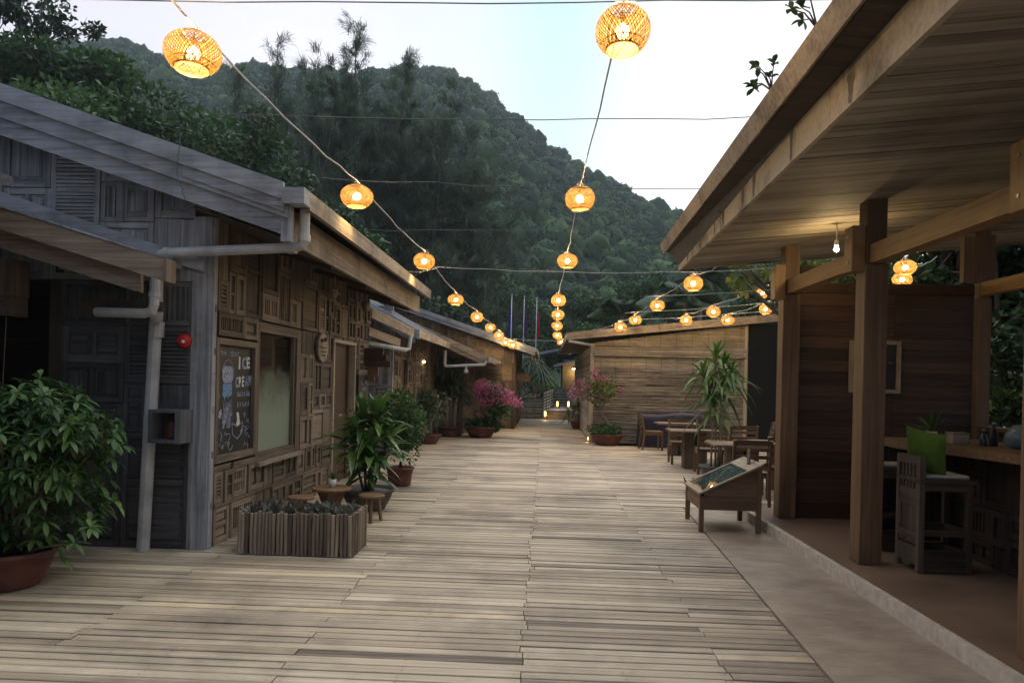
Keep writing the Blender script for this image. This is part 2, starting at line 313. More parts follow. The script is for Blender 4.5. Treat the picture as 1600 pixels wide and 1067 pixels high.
def np_mesh(name, V, Q, tint, mat, parent=None, smooth=False, local=True):
    V = np.asarray(V, dtype=np.float32).reshape(-1, 3); Q = np.asarray(Q, dtype=np.int32).reshape(-1, 4)
    if parent and not local: V = V-np.array(root_loc(parent), dtype=np.float32)
    me = bpy.data.meshes.new(name); me.vertices.add(len(V)); me.vertices.foreach_set('co', V.ravel())
    me.loops.add(Q.size); me.loops.foreach_set('vertex_index', Q.ravel())
    me.polygons.add(len(Q)); me.polygons.foreach_set('loop_start', np.arange(0, Q.size, 4, dtype=np.int32))
    try: me.polygons.foreach_set('loop_total', np.full(len(Q), 4, dtype=np.int32))
    except Exception: pass
    if smooth: me.polygons.foreach_set('use_smooth', np.ones(len(Q), dtype=bool))
    a = me.attributes.new('tint', 'FLOAT', 'POINT'); a.data.foreach_set('value', np.asarray(tint, dtype=np.float32).ravel())
    me.update(calc_edges=True); me.materials.append(M[mat])
    ob = bpy.data.objects.new(name, me); COL.objects.link(ob)
    if parent: ob.parent = parent
    return ob
def unit(a): return a/np.maximum(np.linalg.norm(a, axis=-1, keepdims=True), 1e-6)
class FOL:
    """collects leaves: diamonds (small) or bent lance strips (large)"""
    def __init__(s, seed): s.r = np.random.default_rng(seed); s.V = []; s.Q = []; s.T = []; s.k = 0
    def _put(s, V, Q, T): s.V.append(V.reshape(-1, 3)); s.Q.append(Q.reshape(-1, 4)+s.k); s.T.append(T.ravel()); s.k += V.reshape(-1, 3).shape[0]
    def diamonds(s, C, size, aspect=.5, tint=None, out=None, bias=.5):
        C = np.asarray(C, float); n = len(C); d = unit(s.r.normal(size=(n, 3)))
        if out is not None: d = unit(d*(1-bias)+unit(out)*bias)
        nn = unit(np.cross(d, s.r.normal(size=(n, 3)))); sz = (size*s.r.uniform(.6, 1.3, n))[:, None]
        sd = unit(np.cross(d, nn))
        V = np.stack([C, C+d*sz*.5+sd*sz*aspect*.5+nn*sz*.06, C+d*sz, C+d*sz*.5-sd*sz*aspect*.5+nn*sz*.06], 1)
        Q = np.arange(4*n).reshape(n, 4); t = s.r.uniform(.15, .85, n) if tint is None else np.clip(tint+s.r.normal(0, .12, n), 0, 1)
        s._put(V, Q, np.repeat(t, 4))
    def lances(s, B, D, Ln, W, droop=.4, S=5, tint=None, fold=.25, peak=.45, base_w=.35):
        B = np.asarray(B, float); D = unit(np.asarray(D, float)); n = len(B)
        Ln = np.broadcast_to(np.asarray(Ln, float), (n,)); W = np.broadcast_to(np.asarray(W, float), (n,)); dr = np.broadcast_to(np.asarray(droop, float), (n,))
        up = np.array([0, 0, 1.]); sd = np.cross(D, up); bad = np.linalg.norm(sd, axis=1) < .05; sd[bad] = s.r.normal(size=(bad.sum(), 3))*[1, 1, 0]; sd = unit(sd)
        nrm = np.cross(sd, D); tt = np.linspace(0, 1, S+1); rows = []
        for t in tt:
            w_ = base_w+(1-base_w)*math.sin(min(1, t/peak)*math.pi/2) if t < peak else math.cos((t-peak)/(1-peak)*math.pi/2)**.8
            c = B+D*(Ln*t)[:, None]-up*(dr*Ln*t*t)[:, None]; hw = (W*.5*max(w_, .02))[:, None]
            rows.append(np.stack([c-sd*hw+nrm*hw*fold*2, c, c+sd*hw+nrm*hw*fold*2], 1))
        V = np.stack(rows, 1); idx = np.arange(n*(S+1)*3).reshape(n, S+1, 3)
        Q = np.concatenate([np.stack([idx[:, :-1, j], idx[:, :-1, j+1], idx[:, 1:, j+1], idx[:, 1:, j]], -1).reshape(-1, 4) for j in (0, 1)])
        t = s.r.uniform(.1, .9, n) if tint is None else np.clip(tint+s.r.normal(0, .13, n), 0, 1)
        s._put(V, Q, np.repeat(t, (S+1)*3))
    def blob(s, c, rad, n, size, aspect=.5, tint=.5, shell=.6, squash=.0):
        d = unit(s.r.normal(size=(n, 3))); rr = s.r.uniform(shell, 1.05, n)**.7
        P = np.array(c)+d*rr[:, None]*np.asarray(rad)
        s.diamonds(P, size, aspect, tint, out=d*[1, 1, .6]-[0, 0, .25], bias=.45)
    def build(s, name, mat, parent=None, smooth=False, local=True):
        return np_mesh(name, np.concatenate(s.V), np.concatenate(s.Q), np.concatenate(s.T), mat, parent, smooth, local)

# ------------------------------------------------------------------ ground, deck, paving
def gquad(name, poly, z, mat, kind='structure', th=None):
    mb = MB(); mb.prism([(x, y, z-(th or .02)) for x, y in poly], (0, 0, th or .02)); o = mb.build(name, mat); return tag(o, kind=kind)
mb = MB(); mb.add([(-400, -60, -.45), (330, -60, -.45), (330, 345, -.45), (-400, 345, -.45)], [(0, 1, 2, 3)]); tag(mb.build('ground', 'ground'), kind='structure')

def deck_edge(y): return 1.56+.045*(y-3.96)
mb = MB(); y = -3.0; pitch = .094; k = 0
joints = [-7.6, -5.3, -4.0, -2.72, -1.36, -.08, 1.02, 2.3, 3.5, 4.9, 6.2]
while y < 30.8:
    xl = -8.5 if y < 12.5 else -6.0
    xr = deck_edge(y) if y < 9.5 else (7.0 if y < 18.6 else 1.45)
    js = [xl]
    for q, j in enumerate(joints):
        if xl+.3 < j < xr-.3 and random.random() < {-.08: .85, -1.36: .6, 1.02: .55}.get(j, .45): js.append(j+random.gauss(0, .016))
    js.append(xr+(random.uniform(-.004, .004) if y < 9.5 else 0))
    base = random.betavariate(2, 2.6)
    for a, b_ in zip(js, js[1:]):
        t = min(1, max(0, base*.3+.13+random.betavariate(2, 2.2)*.5+random.choice((0,)*18+(.3, .4, -.3, -.35))))
        zt = random.gauss(0, .0018); wv = pitch-random.choice((.010, .011, .012, .013, .014, .017)); cup = random.uniform(-.0015, .002)
        yy = y+random.gauss(0, .0012); n = max(1, int((b_-a)/.9)); o = [random.uniform(0, 60) for _ in range(3)]
        vs = []; gr = []; sag = [random.gauss(0, .0012) for _ in range(n+1)]; bow = [random.gauss(0, .0013) for _ in range(n+1)]
        for i in range(n+1):
            x = a+.003+(b_-a-.006)*i/n; q = bow[i]
            for (dy, dz) in ((0, -.03), (0, -.004), (.004, 0), (wv*.5, cup), (wv-.004, 0), (wv, -.004), (wv, -.03)):
                vs.append((x, yy+dy+q, zt+dz+sag[i])); gr.append((x+o[0], dy+o[1], dz+o[2]))
        fs = [(i*7+j, i*7+j+1, (i+1)*7+j+1, (i+1)*7+j) for i in range(n) for j in range(6)]
        fs += [tuple(range(6, -1, -1)), tuple(n*7+j for j in range(7))]
        mb.add(vs, fs, t, gr)
        if 2.8 < y < 9.5:                                                # nail heads and the dirt round them
            nx = [a+.03, b_-.03]+[x for x in (-4.6, -3.36, -2.04, -.72, .47) if a+.2 < x < b_-.2]
            for x in nx:
                for q in (.24, .72):
                    if random.random() < .75: r_ = random.uniform(.003, .0045); xx, yq, zq = x+random.gauss(0, .006), yy+pitch*q+random.gauss(0, .003), zt+.0042; mb.add([(xx-r_, yq-r_, zq), (xx+r_, yq-r_, zq), (xx+r_, yq+r_, zq), (xx-r_, yq+r_, zq)], [(0, 1, 2, 3)], 0)
    y += pitch; k += 1
tag(mb.build('boardwalk_deck', 'deck'), kind='structure')
gquad('deck_underside', [(-9, -3.2), (7.1, -3.2), (7.1, 31), (-9, 31)], -.06, 'dim')
mb = MB(); pts = [(deck_edge(y)+.012, y) for y in (-3, 0, 3, 6, 9.48)]
mb.prism([(x, y, -.05) for x, y in pts]+[(2.5, 9.48, -.05), (2.5, -3, -.05)], (0, 0, .052)); tag(mb.build('concrete_path', 'concrete'), kind='structure')

# ------------------------------------------------------------------ patchwork walls of salvaged doors and shutters
def patch(mb, T, rect, rg, openings=(), big=.72, tone=.5, wide=1.0, flat=1.0):
    rects = [rect]
    for o in openings:
        out = []
        for r in rects:
            u0, u1, w0, w1 = r; a0, a1, b0, b1 = o
            if a1 <= u0 or a0 >= u1 or b1 <= w0 or b0 >= w1: out.append(r); continue
            if a0 > u0: out.append((u0, a0, w0, w1))
            if a1 < u1: out.append((a1, u1, w0, w1))
            m0, m1 = max(u0, a0), min(u1, a1)
            if b0 > w0: out.append((m0, m1, w0, b0))
            if b1 < w1: out.append((m0, m1, b1, w1))
        rects = out
    cells = []
    def rec(r):
        u0, u1, w0, w1 = r; W, H = u1-u0, w1-w0
        if W < .03 or H < .03: return
        lw, lh = big*wide*rg.uniform(.5, 1.2), big*1.25*rg.uniform(.5, 1.15)
        if W > lw and (W/lw > H/lh or H < lh) and W > .3: c = u0+W*rg.uniform(.32, .68); rec((u0, c, w0, w1)); rec((c, u1, w0, w1))
        elif H > lh and H > .3: c = w0+H*rg.uniform(.3, .7); rec((u0, u1, w0, c)); rec((u0, u1, c, w1))
        else: cells.append(r)
    for r in rects: rec(r)
    B = lambda a, b_, c, d, n0, n1, t: mb.box(a, b_, c, d, n0, n1, min(1, max(0, t+rg.gauss(0, .09))), T)
    for (u0, u1, w0, w1) in cells:
        g = .003; u0 += g; u1 -= g; w0 += g; w1 -= g; W, H = u1-u0, w1-w0
        n = rg.uniform(0, .022)*flat; t = min(.95, max(.05, rg.gauss(tone, .22))); th = rg.uniform(.03, .045)*flat
        if W < .14 or H < .14:
            B(u0, u1, w0, w1, n-.02, n+th*rg.uniform(.5, 1.1), t); continue
        kind = rg.random(); fw = min(rg.uniform(.038, .062), W*.22, H*.22)
        if kind < .13:                                                    # planks
            q = max(2, int(W/rg.uniform(.07, .12)))
            for i in range(q): B(u0+W*i/q+.002, u0+W*(i+1)/q-.002, w0, w1-rg.uniform(0, .012), n-.02, n+.012+rg.uniform(0, .014), t)
            continue
        B(u0, u0+fw, w0, w1, n-.02, n+th, t); B(u1-fw, u1, w0, w1, n-.02, n+th, t)
        B(u0+fw, u1-fw, w0, w0+fw*1.1, n-.02, n+th-.003, t); B(u0+fw, u1-fw, w1-fw, w1, n-.02, n+th-.003, t)
        iu0, iu1, iw0, iw1 = u0+fw, u1-fw, w0+fw*1.1, w1-fw
        subs = []
        if wide > 1.2 and iu1-iu0 > .2 and rg.random() < .55:
            c = (iw0+iw1)/2; B(iu0, iu1, c-fw*.4, c+fw*.4, n-.02, n+th-.006, t); subs += [(iu0, iu1, iw0, c-fw*.4), (iu0, iu1, c+fw*.4, iw1)]
        elif iw1-iw0 > 1.5*(iu1-iu0) and iw1-iw0 > .3:
            q = 2 if rg.random() < .65 else 3; prev = iw0
            for i in range(q):
                e_ = iw1 if i == q-1 else prev+(iw1-iw0)/q*rg.uniform(.75, 1.25)
                if i < q-1: B(iu0, iu1, e_-fw*.45, e_+fw*.45, n-.02, n+th-.006, t); subs.append((iu0, iu1, prev, e_-fw*.45)); prev = e_+fw*.45
                else: subs.append((iu0, iu1, prev, e_))
        elif iu1-iu0 > 1.35*(iw1-iw0) and iu1-iu0 > .26 or rg.random() < .25 and iu1-iu0 > .2:
            c = (iu0+iu1)/2; B(c-fw*.4, c+fw*.4, iw0, iw1, n-.02, n+th-.006, t); subs += [(iu0, c-fw*.4, iw0, iw1), (c+fw*.4, iu1, iw0, iw1)]
        else: subs.append((iu0, iu1, iw0, iw1))
        sk = rg.random()
        for (a, b_, c, d) in subs:
            if b_-a < .02 or d-c < .02: continue
            B(a, b_, c, d, n-.02, n+.004, t-.16)
            if sk < .11 and d-c > .15:                                    # louvres
                q = int((d-c)/.032)
                for i in range(q):
                    z = c+(d-c)*(i+.5)/q; tt = min(1, max(0, t+rg.gauss(0, .08)))
                    mb.box(a, b_, z-.013, z+.009, n+.006, n+.024, tt, T)
            elif sk < .27 and b_-a > .1:                                  # upright bars
                q = max(2, int((b_-a)/.042))
                for i in range(q): z = a+(b_-a)*(i+.5)/q; B(z-.011, z+.011, c, d, n+.004, n+.02, t)
            elif sk < .34 and b_-a > .1 and d-c > .1 and flat == 1:                     # lattice
                q = max(2, int((b_-a)/.08)); p = max(2, int((d-c)/.08))
                for i in range(1, q): z = a+(b_-a)*i/q; B(z-.008, z+.008, c, d, n+.004, n+.018, t)
                for i in range(1, p): z = c+(d-c)*i/p; B(a, b_, z-.008, z+.008, n+.004, n+.02, t)
            else:                                                         # raised and fielded panel
                s_ = min(.03, (b_-a)*.2, (d-c)*.2); B(a+s_*.4, b_-s_*.4, c+s_*.4, d-s_*.4, n-.01, n+.010, t-.1); B(a+s_, b_-s_, c+s_, d-s_, n-.01, n+.019, t-.05)
def slab_roof(th, house, name, xe, ze, slope, xr, y0, y1, other=None, mat='roof'):
    """mono or double pitch roof: eave at xe (right), rising to xr (left), then down again to other"""
    mb = MB(); zr = ze+slope*(xe-xr)
    mb.prism([(xe, y0, ze), (xr, y0, zr), (xr, y0, zr-th), (xe, y0, ze-th)], (0, y1-y0, 0), .4)
    if other is not None: mb.prism([(xr, y0, zr), (other, y0, zr-slope*(xr-other)), (other, y0, zr-slope*(xr-other)-th), (xr, y0, zr-th)], (0, y1-y0, 0), .5)
    # shingle courses lying on the right-hand slope
    n = int((xe-xr)/.22)
    for i in range(n):
        x = xe-.02-i*.22; z = ze+slope*(xe-x)
        mb.beam((x-.11, y0+.02, z+.008+slope*.11), (x-.11, y1-.02, z+.012+slope*.11), .23, .014, (slope, 0, 1), random.random())
    return mb.build(name, mat, house)

def barge(mb, x0, z0, x1, z1, y, h, th=.03, tint=None, drop=0):
    """board on a gable edge from (x0,z0) to (x1,z1); z is its top"""
    mb.prism([(x0, y, z0-drop), (x1, y, z1-drop), (x1, y, z1-h-drop), (x0, y, z0-h-drop)], (0, th, 0), tint)

# ================================================================== near left house
WX = -2.98; WY = 6.40; SL = .328
hA = thing('timber_house', 'nearest timber house on the left, walls pieced together from old carved door panels', 'house', (-5, 9.3, 0))
rg = random.Random(11)
Tf = lambda y0: (lambda v: (v[0], y0-v[2], v[1]))       # wall facing the camera (-y)
Ts = lambda x0: (lambda v: (x0+v[2], v[0], v[1]))       # wall facing the street (+x)
mb = MB()
def roofA(x): return 3.08+SL*(-2.0-x)
patch(mb, Tf(WY), (-3.72, -3.11, 0, 1.02), rg, big=1.0, tone=.42, flat=.6); patch(mb, Tf(WY), (-3.72, -3.11, 1.02, 2.36), rg, big=.8, tone=.46, flat=.6); patch(mb, Tf(WY), (-4.3, -3.72, 0, 2.36), rg, big=1.0, tone=.36, flat=.6); mb.build('door_panels', 'grey_shaded', hA); mb = MB()
x = -3.11
while x > -7.2:
    wd = rg.uniform(.34, .52); top = roofA(x)-.12
    patch(mb, Tf(WY), (x-wd, x, 2.36, top), rg, big=.85, tone=.62, flat=.6); x -= wd
mb.prism([(-3.0, WY+.03, 0), (-4.3, WY+.03, 0), (-4.3, WY+.03, 2.36), (-7.4, WY+.03, 2.36), (-7.4, WY+.03, roofA(-7.4)-.1), (-3.0, WY+.03, roofA(-3.0)-.1)], (0, .08, 0), .1)
mb.build('front_wall', 'grey', hA)
mb = MB(); mb.box(-3.11, -2.945, WY-.055, WY+.05, 0, 2.93, .55); mb.box(-2.985, -2.93, WY-.03, WY+.05, 0, 1.55, .75); mb.box(-2.985, -2.93, WY-.03, WY+.05, 1.555, 2.93, .6)
for z in (.35, .8, 1.2, 1.72, 2.1): mb.box(-2.93, -2.924, WY+.01, WY+.03, z, z+.06, 0)
mb.build('corner_post', 'grey', hA)
CB = (6.455, 7.40, .745, 1.88); WIN = (7.42, 8.76, .66, 2.10); DOOR = (10.1, 11.28, 0, 2.08)
mb = MB()
bands = [(6.5, 12.2, 0, .34), (6.5, 12.2, .37, .66), (6.5, 12.2, .66, 2.12), (6.5, 12.2, 2.12, 2.98)]
patch(mb, Ts(WX), bands[0], rg, [DOOR], big=.52, wide=1.5); patch(mb, Ts(WX), bands[1], rg, [DOOR], big=.5, wide=1.4)
patch(mb, Ts(WX), bands[2], rg, [(6.5, 7.42, .72, 1.9), WIN, DOOR], big=.6); patch(mb, Ts(WX), bands[3], rg, [], big=.62)
mb.box(6.5, 10.1, .342, .368, -.02, .05, .5, Ts(WX)); mb.box(11.28, 12.2, .342, .368, -.02, .05, .5, Ts(WX))
for (a, b_, c, d) in ((6.5, 7.42, 0, 2.98), (7.42, 8.82, 0, .66), (7.42, 8.82, 2.1, 2.98), (8.82, 10.1, 0, 2.98), (10.1, 11.28, 2.08, 2.98), (11.28, 12.2, 0, 2.98)):
    mb.box(a, b_, c, d, -.1, -.021, .1, Ts(WX))
mb.build('side_wall', 'brown', hA)
mb = MB(); mb.box(-9, WX-.1, 12.2, 12.3, 0, 3.6, .4); mb.box(-9, -8.9, WY+.2, 12.2, 0, 3.6, .4); mb.box(-9, WX-.35, 9.4, 9.5, 0, 3.6, .4); mb.box(-9, WX-.12, WY+.2, 12.2, 2.62, 2.68, .4)
mb.build('inner_wall', 'dark', hA)
slab_roof(.05, hA, 'roof', -2.03, 3.07, SL, -7.5, 6.03, 12.64, -12)
mb = MB()
for i, (h, dy) in enumerate(((.145, 0), (.14, .03), (.15, .055))):
    dz = sum((.145, .14)[:i])*.965
    x0 = -2.17 if i == 0 else -2.14
    xs = [x0, -4.9-i*.5, -7.5]
    for a, b_ in zip(xs, xs[1:]): barge(mb, a, roofA(a)-dz, b_+.004, roofA(b_)-dz, 5.93+dy, h, .04, rg.uniform(.2, .8))
barge(mb, -3.02, roofA(-3.02)-.14, -2.16, roofA(-2.16)-.14, 5.945, .10, .03, .1)
mb.box(-2.17, -1.985, 5.90, 6.06, 2.955, 3.085, .55); mb.box(-2.20, -2.12, 5.985, 6.06, 2.66, 2.955, .4)
mb.build('barge_board', 'barge', hA)
mb = MB(); mb.box(-2.03, -1.985, 6.062, 9.2, 2.935, 3.085, .55); mb.box(-2.03, -1.985, 9.204, 12.64, 2.935, 3.085, .6); mb.build('eave_board', 'board', hA)
mb = MB(); mb.box(-2.225, -2.19, 6.12, 10.05, 2.69, 2.97, .5); mb.box(-2.225, -2.19, 10.055, 12.68, 2.69, 2.97, .42); mb.build('fascia', 'board', hA)
mb = MB()
for i in range(6):
    x = -2.235-i*.128; mb.beam((x-.064, 6.1, 2.71+SL*(-2.2-x+.03)), (x-.064, 12.6, 2.71+SL*(-2.2-x+.03)), .125, .018, (SL, 0, 1))
for y in (7.6, 9.1, 10.6, 12.0): mb.beam((-2.24, y, 2.69), (-2.9, y, 2.69+SL*.66-.03), .045, .06)
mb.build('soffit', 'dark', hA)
mb = MB()
for y in (9.0, 10.55):
    mb = MB(); mb.lathe([(.0, 2.42), (.03, 2.44), (.055, 2.54), (.02, 2.58), (.012, 2.70)], (-2.62, y, .09), 10); mb.build('wooden_pendant', 'brown', hA)
# window
wf = MB(); b = lambda a, b_, c, d, n0, n1, t=None: wf.box(a, b_, c, d, n0, n1, t, Ts(WX))
b(7.42, 7.48, .66, 2.1, -.1, .045); b(8.62, 8.76, .66, 2.1, -.1, .045); b(7.48, 8.62, 2.0, 2.1, -.1, .045); b(7.48, 8.62, .66, .74, -.1, .04); b(8.58, 8.62, .74, 2.0, -.1, .02)
win = wf.build('window', 'brown', hA)
wf = MB(); b(7.40, 8.82, .615, .655, -.02, .10, .8); wf.build('sill', 'board', win)
wf = MB(); b(7.48, 8.58, .74, 2.0, -.025, -.02); wf.build('glass_pane', 'glass', win)
wf = MB(); b(7.482, 8.578, .742, 1.98, -.0195, -.017); wf.build('frosted_film', 'blind', win)
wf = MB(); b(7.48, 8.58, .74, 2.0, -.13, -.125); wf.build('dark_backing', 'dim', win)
# door
df = MB(); d_ = lambda a, b_, c, d, n0, n1, t=None: df.box(a, b_, c, d, n0, n1, t, Ts(WX))
d_(10.1, 10.14, 0, 2.04, -.1, .065); d_(11.24, 11.28, 0, 2.04, -.1, .065); d_(10.1, 11.28, 2.04, 2.08, -.1, .068); dr = df.build('door', 'pale', hA)
df = MB(); d_(10.45, 11.24, 0, 2.04, -.09, -.05, .5); d_(10.45, 10.52, .01, 2.03, -.05, -.03, .6); d_(11.16, 11.24, .01, 2.03, -.05, -.03, .55); d_(10.52, 11.16, .9, 1.0, -.05, -.032, .6)
df.build('leaf', 'redwood', dr)
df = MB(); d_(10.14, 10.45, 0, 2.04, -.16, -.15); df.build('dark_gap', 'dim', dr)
df = MB(); df.tube([(WX-.03, 10.58, 1.0), (WX+.02, 10.58, 1.0), (WX+.02, 10.68, 1.0)], .009, 6); df.build('handle', 'metal', dr)
# rain pipes
mb = MB(); mb.tube([(-2.06, 6.16, 2.96), (-2.06, 6.16, 2.70), (-2.08, 6.16, 2.655), (-2.14, 6.16, 2.64), (-3.28, 6.22, 2.585), (-3.335, 6.23, 2.57), (-3.355, 6.23, 2.52), (-3.36, 6.235, 2.05)], .043, 12, .5)
mb.tube([(-3.36, 6.235, 2.10), (-3.375, 6.24, 1.95), (-3.45, 6.26, 0)], .054, 12, .5); mb.tube([(-3.358, 6.235, 1.99), (-3.366, 6.237, 1.86)], .062, 12, .5)
for p, q in (((-2.06, 6.16, 2.75), (-2.06, 6.16, 2.69)), ((-2.13, 6.16, 2.64), (-2.2, 6.165, 2.638)), ((-3.25, 6.22, 2.587), (-3.3, 6.225, 2.58)), ((-3.357, 6.232, 2.5), (-3.358, 6.233, 2.44)), ((-3.425, 6.253, .62), (-3.427, 6.253, .56))): mb.tube([p, q], .052, 12, .5)
mb.build('downpipe', 'pvc', hA, smooth=False)
# lean-to porch in front of the house wall
mb = MB(); PZ = lambda x: 2.425+.29*(-2.95-x)
barge(mb, -2.96, PZ(-2.96), -4.9, PZ(-4.9), 5.58, .17, .035, .45); barge(mb, -4.904, PZ(-4.904), -7.2, PZ(-7.2), 5.58, .17, .035, .6)
mb.box(-2.958, -2.93, 5.56, 5.70, 2.255, 2.43, .35); mb.build('porch_barge_board', 'stick', hA)
mb = MB(); barge(mb, -3.2, PZ(-3.2)-.12, -7.2, PZ(-7.2)-.12, 5.68, .20, .04, .5); mb.build('porch_beam', 'stick', hA)
mb = MB(); mb.prism([(-3.2, 5.62, PZ(-3.2)), (-7.2, 5.62, PZ(-7.2)), (-7.2, 5.62, PZ(-7.2)-.04), (-3.2, 5.62, PZ(-3.2)-.04)], (0, .72, 0), .3)
for i in range(17): x = -3.24-i*.23; mb.beam((x-.11, 5.57, PZ(x-.11)+.012), (x-.11, 6.3, PZ(x-.11)+.016), .235, .016, (.29, 0, 1))
mb.prism([(-3.0, 6.31, PZ(-3.0)+.10), (-7.2, 6.31, PZ(-7.2)+.2), (-7.2, 6.31, PZ(-7.2)), (-3.0, 6.31, PZ(-3.0))], (0, .02, 0), .9)
mb.build('porch_roof', 'barge', hA)
mb = MB(); mb.box(-4.44, -4.30, 5.73, 5.95, 2.14, 2.44, .5); mb.box(-4.43, -4.31, 5.74, 5.95, 1.98, 2.139, .3); mb.tube([(-4.38, 5.8, 1.98), (-4.40, 5.8, 1.3)], .005, 5, .9); mb.build('porch_bracket', 'dark', hA)
mb = MB(); mb.tube([(-3.16, 5.82, 2.32), (-3.17, 5.83, 2.10), (-3.19, 5.84, 2.05), (-3.26, 5.86, 2.03), (-3.72, 5.95, 2.04)], .04, 10, .5); mb.tube([(-3.2, 5.86, 2.03), (-3.35, 6.22, 1.98)], .03, 10, .5); mb.tube([(-3.166, 5.827, 2.16), (-3.166, 5.827, 2.20)], .05, 10, .5)
mb.build('porch_gutter_pipe', 'pvc', hA)
mb = MB(); mb.box(-4.42, -4.3, WY-.02, WY+.1, 0, 2.5, .3); mb.box(-3.2, -3.9, 6.0, 6.04, 2.06, 2.14, .3); mb.build('doorway_post', 'dark', hA)

mb = MB(); mb.box(-9, -4.57, .4, 5.3, 0, 3.0, .2); patch(mb, Ts(-4.55), (.4, 5.3, 0, 3.0), random.Random(21), big=.8, flat=.7); patch(mb, Tf(.4), (-9, -4.55, 0, 3.0), random.Random(22), big=.8, flat=.7); mb.build('added_shade_wing', 'grey_shaded', hA)  # unseen wing, added to keep sky light off the near left
mb = MB(); mb.prism([(-4.05, .2, 3.0), (-9, .2, 4.5), (-9, .2, 4.42), (-4.05, .2, 2.92)], (0, 5.2, 0), .4); mb.build('added_shade_wing_roof', 'roof', hA)  # roof of the added wing, out of view and there to shade

# ------------------------------------------------------------------ second left house
hB = thing('timber_house', 'second timber house on the left, behind the potted bushes, with a red brown door', 'house', (-4.5, 16.5, 0))
mb = MB(); patch(mb, Tf(14.6), (-6.5, -3.05, 0, 2.9), rg, big=.75, tone=.5); mb.box(-6.5, -3.05, 14.63, 14.7, 0, 3.0, .1); mb.box(-3.12, -3.02, 14.56, 14.66, 0, 2.7, .6); mb.build('front_wall', 'grey', hB)
mb = MB(); patch(mb, Ts(-3.05), (14.66, 21.2, 0, 2.7), rg, [(15.35, 16.05, 0, 1.95)], big=.7); mb.box(14.7, 21.2, 0, 2.7, -.2, -.1, .1, Ts(-3.05)); mb.build('side_wall', 'brown', hB)
mb = MB(); mb.box(15.35, 16.05, 0, 1.95, -.06, -.02, .7, Ts(-3.05)); mb.box(15.42, 15.98, .2, .9, -.02, -.01, .6, Ts(-3.05)); mb.box(15.42, 15.98, 1.0, 1.8, -.02, -.01, .6, Ts(-3.05)); mb.build('door', 'redwood', hB)
slab_roof(.05, hB, 'roof', -2.46, 2.48, .545, -4.6, 14.2, 18.8, -8)
mb = MB(); zb = lambda x: 2.50+.545*(-2.46-x)
barge(mb, -2.5, zb(-2.5), -4.6, zb(-4.6), 14.14, .15, .03, .6); barge(mb, -2.52, zb(-2.5)-.15, -4.6, zb(-4.6)-.15, 14.17, .13, .03, .3); mb.box(-2.5, -2.42, 14.12, 14.2, 2.33, 2.50, .6); mb.build('barge_board', 'barge', hB)
mb = MB(); mb.box(-2.455, -2.42, 14.2, 18.8, 2.35, 2.50, .7); mb.build('eave_board', 'board', hB)
# little roofs in the gap between the first two houses
mb = MB(); mb.beam((-3.02, 12.62, 2.68), (-2.52, 14.0, 2.43), .035, .17, tint=.8); mb.beam((-3.1, 12.6, 2.67), (-3.02, 12.6, 2.665), .03, .16, tint=.3)
mb.beam((-3.08, 12.75, 2.36), (-2.72, 13.7, 2.22), .03, .14, tint=.6); mb.build('gap_roof_board', 'board', hB)
mb = MB(); mb.prism([(-3.04, 12.62, 2.72), (-2.54, 14.0, 2.48), (-4.2, 14.1, 3.1), (-4.4, 12.6, 3.2)], (0, 0, .03), .5); mb.prism([(-3.1, 12.75, 2.42), (-2.74, 13.7, 2.28), (-4.2, 13.7, 2.75), (-4.2, 12.7, 2.85)], (0, 0, .03), .5); mb.build('gap_roof', 'barge', hB)
mb = MB(); mb.tube([(-3.3, 12.7, 2.20), (-2.62, 13.75, 2.09), (-2.57, 13.85, 2.12), (-2.55, 13.9, 2.36)], .04, 8, .5); mb.build('gutter_pipe', 'pvc', hB)
wl = thing('wall_lamp', 'tiny lit lamp under the eave of the second left house', 'lamp', (-2.98, 18.0, 1.98))
mb = MB(); mb.tube([(-3.04, 18, 2.05), (-2.96, 18, 2.05), (-2.96, 18, 2.0)], .01, 6); mb.build('bracket', 'metal', wl)
mb = MB(); mb.lathe([(.0, -.03), (.02, -.02), (.025, 0), (.012, .02)], (-2.96, 18, 1.98), 10); mb.build('bulb', 'bulb', wl)

# ------------------------------------------------------------------ third left house with its porch
hC = thing('timber_house', 'farthest timber house on the left, long gable roof above a low porch roof', 'house', (-3, 25, 0))
mb = MB(); patch(mb, Tf(24.0), (-5, -1.0, 0, 2.62), rg, big=.75, tone=.6)
x = -1.0
while x > -4.9: wd = rg.uniform(.3, .5); patch(mb, Tf(24.0), (x-wd, x, 2.62, 2.62+max(.05, (-.55-x)*.318-.1)), rg, big=.5, tone=.7); x -= wd
mb.prism([(-.98, 24.03, 0), (-5, 24.03, 0), (-5, 24.03, 3.9), (-.98, 24.03, 2.7)], (0, .06, 0), .1); mb.build('front_wall', 'brown', hC)
mb = MB(); patch(mb, Ts(-.98), (24.0, 30.5, 0, 2.6), rg, big=.8); mb.box(24.05, 30.5, 0, 2.6, -.1, -.03, .1, Ts(-.98)); mb.build('side_wall', 'brown', hC)
mb = MB(); mb.box(-1.06, -.94, 23.95, 24.06, 0, 2.66, .5); mb.build('corner_post', 'dark', hC); mb = MB(); mb.box(-.95, -.93, 27.3, 27.4, 0, 2.6, .2); mb.build('wall_post', 'dark', hC)
slab_roof(.06, hC, 'roof', -.26, 2.58, .318, -4.8, 23.5, 31.0, -9)
mb = MB(); zc = lambda x: 2.61+.318*(-.23-x)
barge(mb, -.27, zc(-.27), -2.6, zc(-2.6), 23.44, .13, .03, .4); barge(mb, -2.604, zc(-2.604), -4.8, zc(-4.8), 23.44, .13, .03, .6); barge(mb, -.3, zc(-.3)-.13, -4.8, zc(-4.8)-.13, 23.47, .12, .03, .3); mb.build('barge_board', 'barge', hC)
